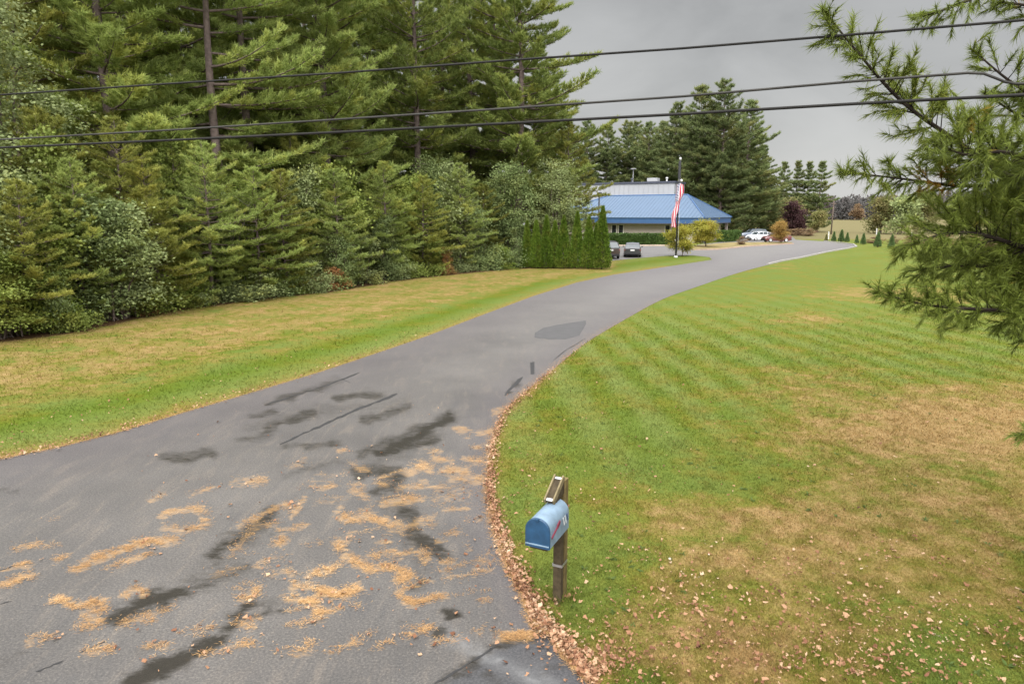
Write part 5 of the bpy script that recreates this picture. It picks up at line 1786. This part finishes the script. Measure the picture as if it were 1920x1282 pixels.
def fallen():
    rg = np.random.default_rng(82)
    X, Y, Z = [], [], []

    def put(px, py, zlo=.012, zhi=.05):
        d = np.array([G(a, b) for a, b in zip(px, py) if b > 420])
        X.append(d[:, 0]); Y.append(d[:, 1]); Z.append(rg.uniform(zlo, zhi, len(d)))

    # thick drift along the right edge of the drive
    er = np.array(EDGE_R[:14], float)
    seg = np.diff(er, axis=0)
    sl = np.hypot(seg[:, 0], seg[:, 1])
    for i in range(len(seg)):
        depth = (er[i, 1] + er[i + 1, 1]) / 2 - 400
        n = int(sl[i] * np.interp(er[i, 1], [600, 690, 740, 900, 1280], [.4, 1.4, 5, 6.5, 6]))
        t = rg.random(n)
        p = er[i] + seg[i] * t[:, None]
        wd = depth / 718 * 12
        nrm = np.array([seg[i][1], -seg[i][0]]) / sl[i]
        o = rg.normal(size=n) * wd * .55
        o = np.where(rg.random(n) < .25, np.abs(o) * 2.2, o)
        s = -1 if nrm[0] < 0 else 1
        p = p + (nrm * s)[None] * (o + wd * .25)[:, None]
        put(p[:, 0], p[:, 1])
    # left edge, thin line
    el = np.array([(-60, 872)] + EDGE_L[:11], float)
    seg = np.diff(el, axis=0)
    sl = np.hypot(seg[:, 0], seg[:, 1])
    for i in range(len(seg)):
        n = int(sl[i] * np.interp(el[i, 1], [540, 650, 860], [.3, .7, 1.6]))
        t = rg.random(n)
        p = el[i] + seg[i] * t[:, None]
        p[:, 1] += rg.normal(size=n) * 4 - 3 - np.where(rg.random(n) < .25, rg.random(n) * 60, 0)
        put(p[:, 0], p[:, 1])
    # scattered over the right lawn, thicker to the lower right
    cnt = 0
    for cx, cy, rx, ry, n in [(a_, b_, c_, d_, int(e_ * .5)) for a_, b_, c_, d_, e_ in [(1500, 1200, 500, 90, 1500), (1250, 1180, 160, 80, 380), (1700, 1210, 250, 80, 700), (1350, 1100, 300, 80, 420), (1150, 900, 150, 130, 330), (1500, 950, 400, 120, 420), (1100, 760, 130, 60, 130), (1500, 800, 400, 60, 170), (1130, 1240, 60, 40, 420), (1020, 1200, 30, 30, 120), (1040, 1120, 40, 20, 60), (980, 900, 40, 120, 200)]]:
        a, b = rg.normal(size=n) * rx * .55 + cx, rg.normal(size=n) * ry * .6 + cy
        kk = (b > 560) & (b < 1330)
        put(a[kk], b[kk], .006, .035)
    # small heaps
    for k in range(70):
        cx, cy = rg.uniform(1120, 1920), rg.uniform(1010, 1290)
        n = int(rg.integers(4, 14))
        put(cx + rg.normal(size=n) * 16, cy + rg.normal(size=n) * 7, .02, .07)
    put(1050 + rg.normal(size=60) * 20, 1120 + rg.normal(size=60) * 7, .01, .04)
    # few on the asphalt
    n = 150
    a, b = rg.uniform(250, 930, n), rg.uniform(760, 1270, n)
    put(a, b, .008, .02)
    for pts_, wd, s in NEEDLE_STROKES:
        if rg.random() < .5:
            p = pts_[rg.integers(0, len(pts_))]
            n = int(rg.integers(2, 7))
            put(p[0] + rg.normal(size=n) * 12, p[1] + rg.normal(size=n) * 5, .008, .02)
    x, y, z = np.concatenate(X), np.concatenate(Y), np.concatenate(Z)
    n = len(x)
    th = rg.uniform(0, 6.28, n)
    D = np.stack([np.cos(th), np.sin(th), rg.normal(size=n) * .25], 1)
    L = .016 + .05 * rg.random(n) ** 1.9
    # six-cornered, slightly cupped leaves
    Nn = unit(np.stack([rg.normal(size=n) * .35, rg.normal(size=n) * .35, np.ones(n)], 1))
    side = unit(np.cross(D, Nn))
    D = unit(np.cross(Nn, side))
    Wd = L * rg.uniform(.3, .95, n)
    c = np.stack([x, y, z], 1)
    prof = [(0, 0, 0), (.3, .5, .10), (.6, .36, .05), (.75, .45, .1), (1, 0, .08), (.75, -.45, .1), (.6, -.36, .05), (.3, -.5, .10)]
    V = np.empty((n, 8, 3))
    for i, (a, b, h) in enumerate(prof):
        V[:, i] = c + D * (L * (a + rg.normal(size=n) * .09))[:, None] + side * (Wd * (b + rg.normal(size=n) * .13))[:, None] + Nn * (L * h * rg.uniform(.2, 5.0, n))[:, None]
    tag(link_mesh('fallen_leaves', np_mesh('fallen_leaves', V, 8), M['fallen']), kind='stuff')


fallen()


def mats():
    rg = np.random.default_rng(83)
    pp = []
    for pts_, wd, s in NEEDLE_STROKES:
        for (x0, y0), (x1, y1) in zip(pts_[:-1], pts_[1:]):
            l = math.hypot(x1 - x0, y1 - y0)
            n = int(l * wd * 1.5 * s * s)
            t = rg.random(n)
            o = rg.normal(size=(n, 2)) * wd * .8
            # ragged: drop by a cheap value noise
            a, b = x0 + (x1 - x0) * t + o[:, 0], y0 + (y1 - y0) * t + o[:, 1] * .7
            v = vnoise(a, b * 2.2, 14, 6) * .65 + vnoise(a, b * 2.2, 5, 7) * .35
            k = v > .47 + rg.normal(size=n) * .1
            pp += list(zip(a[k], b[k]))
    el = np.array([(-60, 872)] + EDGE_L, float)
    for (x0, y0), (x1, y1) in zip(el[:-1], el[1:]):
        n = int(math.hypot(x1 - x0, y1 - y0) * 6)
        t = rg.random(n)
        pp += list(zip(x0 + (x1 - x0) * t, y0 + (y1 - y0) * t + rg.normal(size=n) * 1.6))
    er = np.array(EDGE_R[:16], float)
    for (x0, y0), (x1, y1) in zip(er[:-1], er[1:]):
        n = int(math.hypot(x1 - x0, y1 - y0) * 18)
        t = rg.random(n)
        pp += list(zip(x0 + (x1 - x0) * t - np.abs(rg.normal(size=n)) * 9 + 3, y0 + (y1 - y0) * t + rg.normal(size=n) * 3))
    g = np.array([G(a, b) for a, b in pp])
    n = len(g)
    Cn = np.stack([g[:, 0], g[:, 1], rg.uniform(.006, .02, n)], 1)
    th = rg.normal(size=n) * .7 + .45 + np.where(rg.random(n) < .3, 1.6, 0)
    D = unit(np.stack([np.cos(th), np.sin(th), rg.normal(size=n) * .06], 1))
    side = np.stack([-D[:, 1], D[:, 0], rg.normal(size=n) * .1], 1)
    L = rg.uniform(.03, .075, n)
    W = rg.uniform(.003, .0055, n)
    V = np.empty((n, 4, 3))
    V[:, 0] = Cn
    V[:, 1] = Cn + D * (L * .5)[:, None] + side * (W / 2)[:, None]
    V[:, 2] = Cn + D * L[:, None]
    V[:, 3] = Cn + D * (L * .5)[:, None] - side * (W / 2)[:, None]
    tag(link_mesh('fallen_needles', np_mesh('fallen_needles', V, 4), M['dead_needle']), kind='stuff')


mats()

# ------------------------------------------------------------------ render settings
scene.render.engine = 'CYCLES'
cy = scene.cycles
cy.max_bounces = 5
cy.diffuse_bounces = 3
cy.glossy_bounces = 2
cy.transmission_bounces = 2
cy.transparent_max_bounces = 4
cy.use_denoising = True
scene.view_settings.view_transform = 'Standard'
scene.view_settings.look = 'None'
scene.view_settings.gamma = 1.0
scene.view_settings.exposure = 0.5
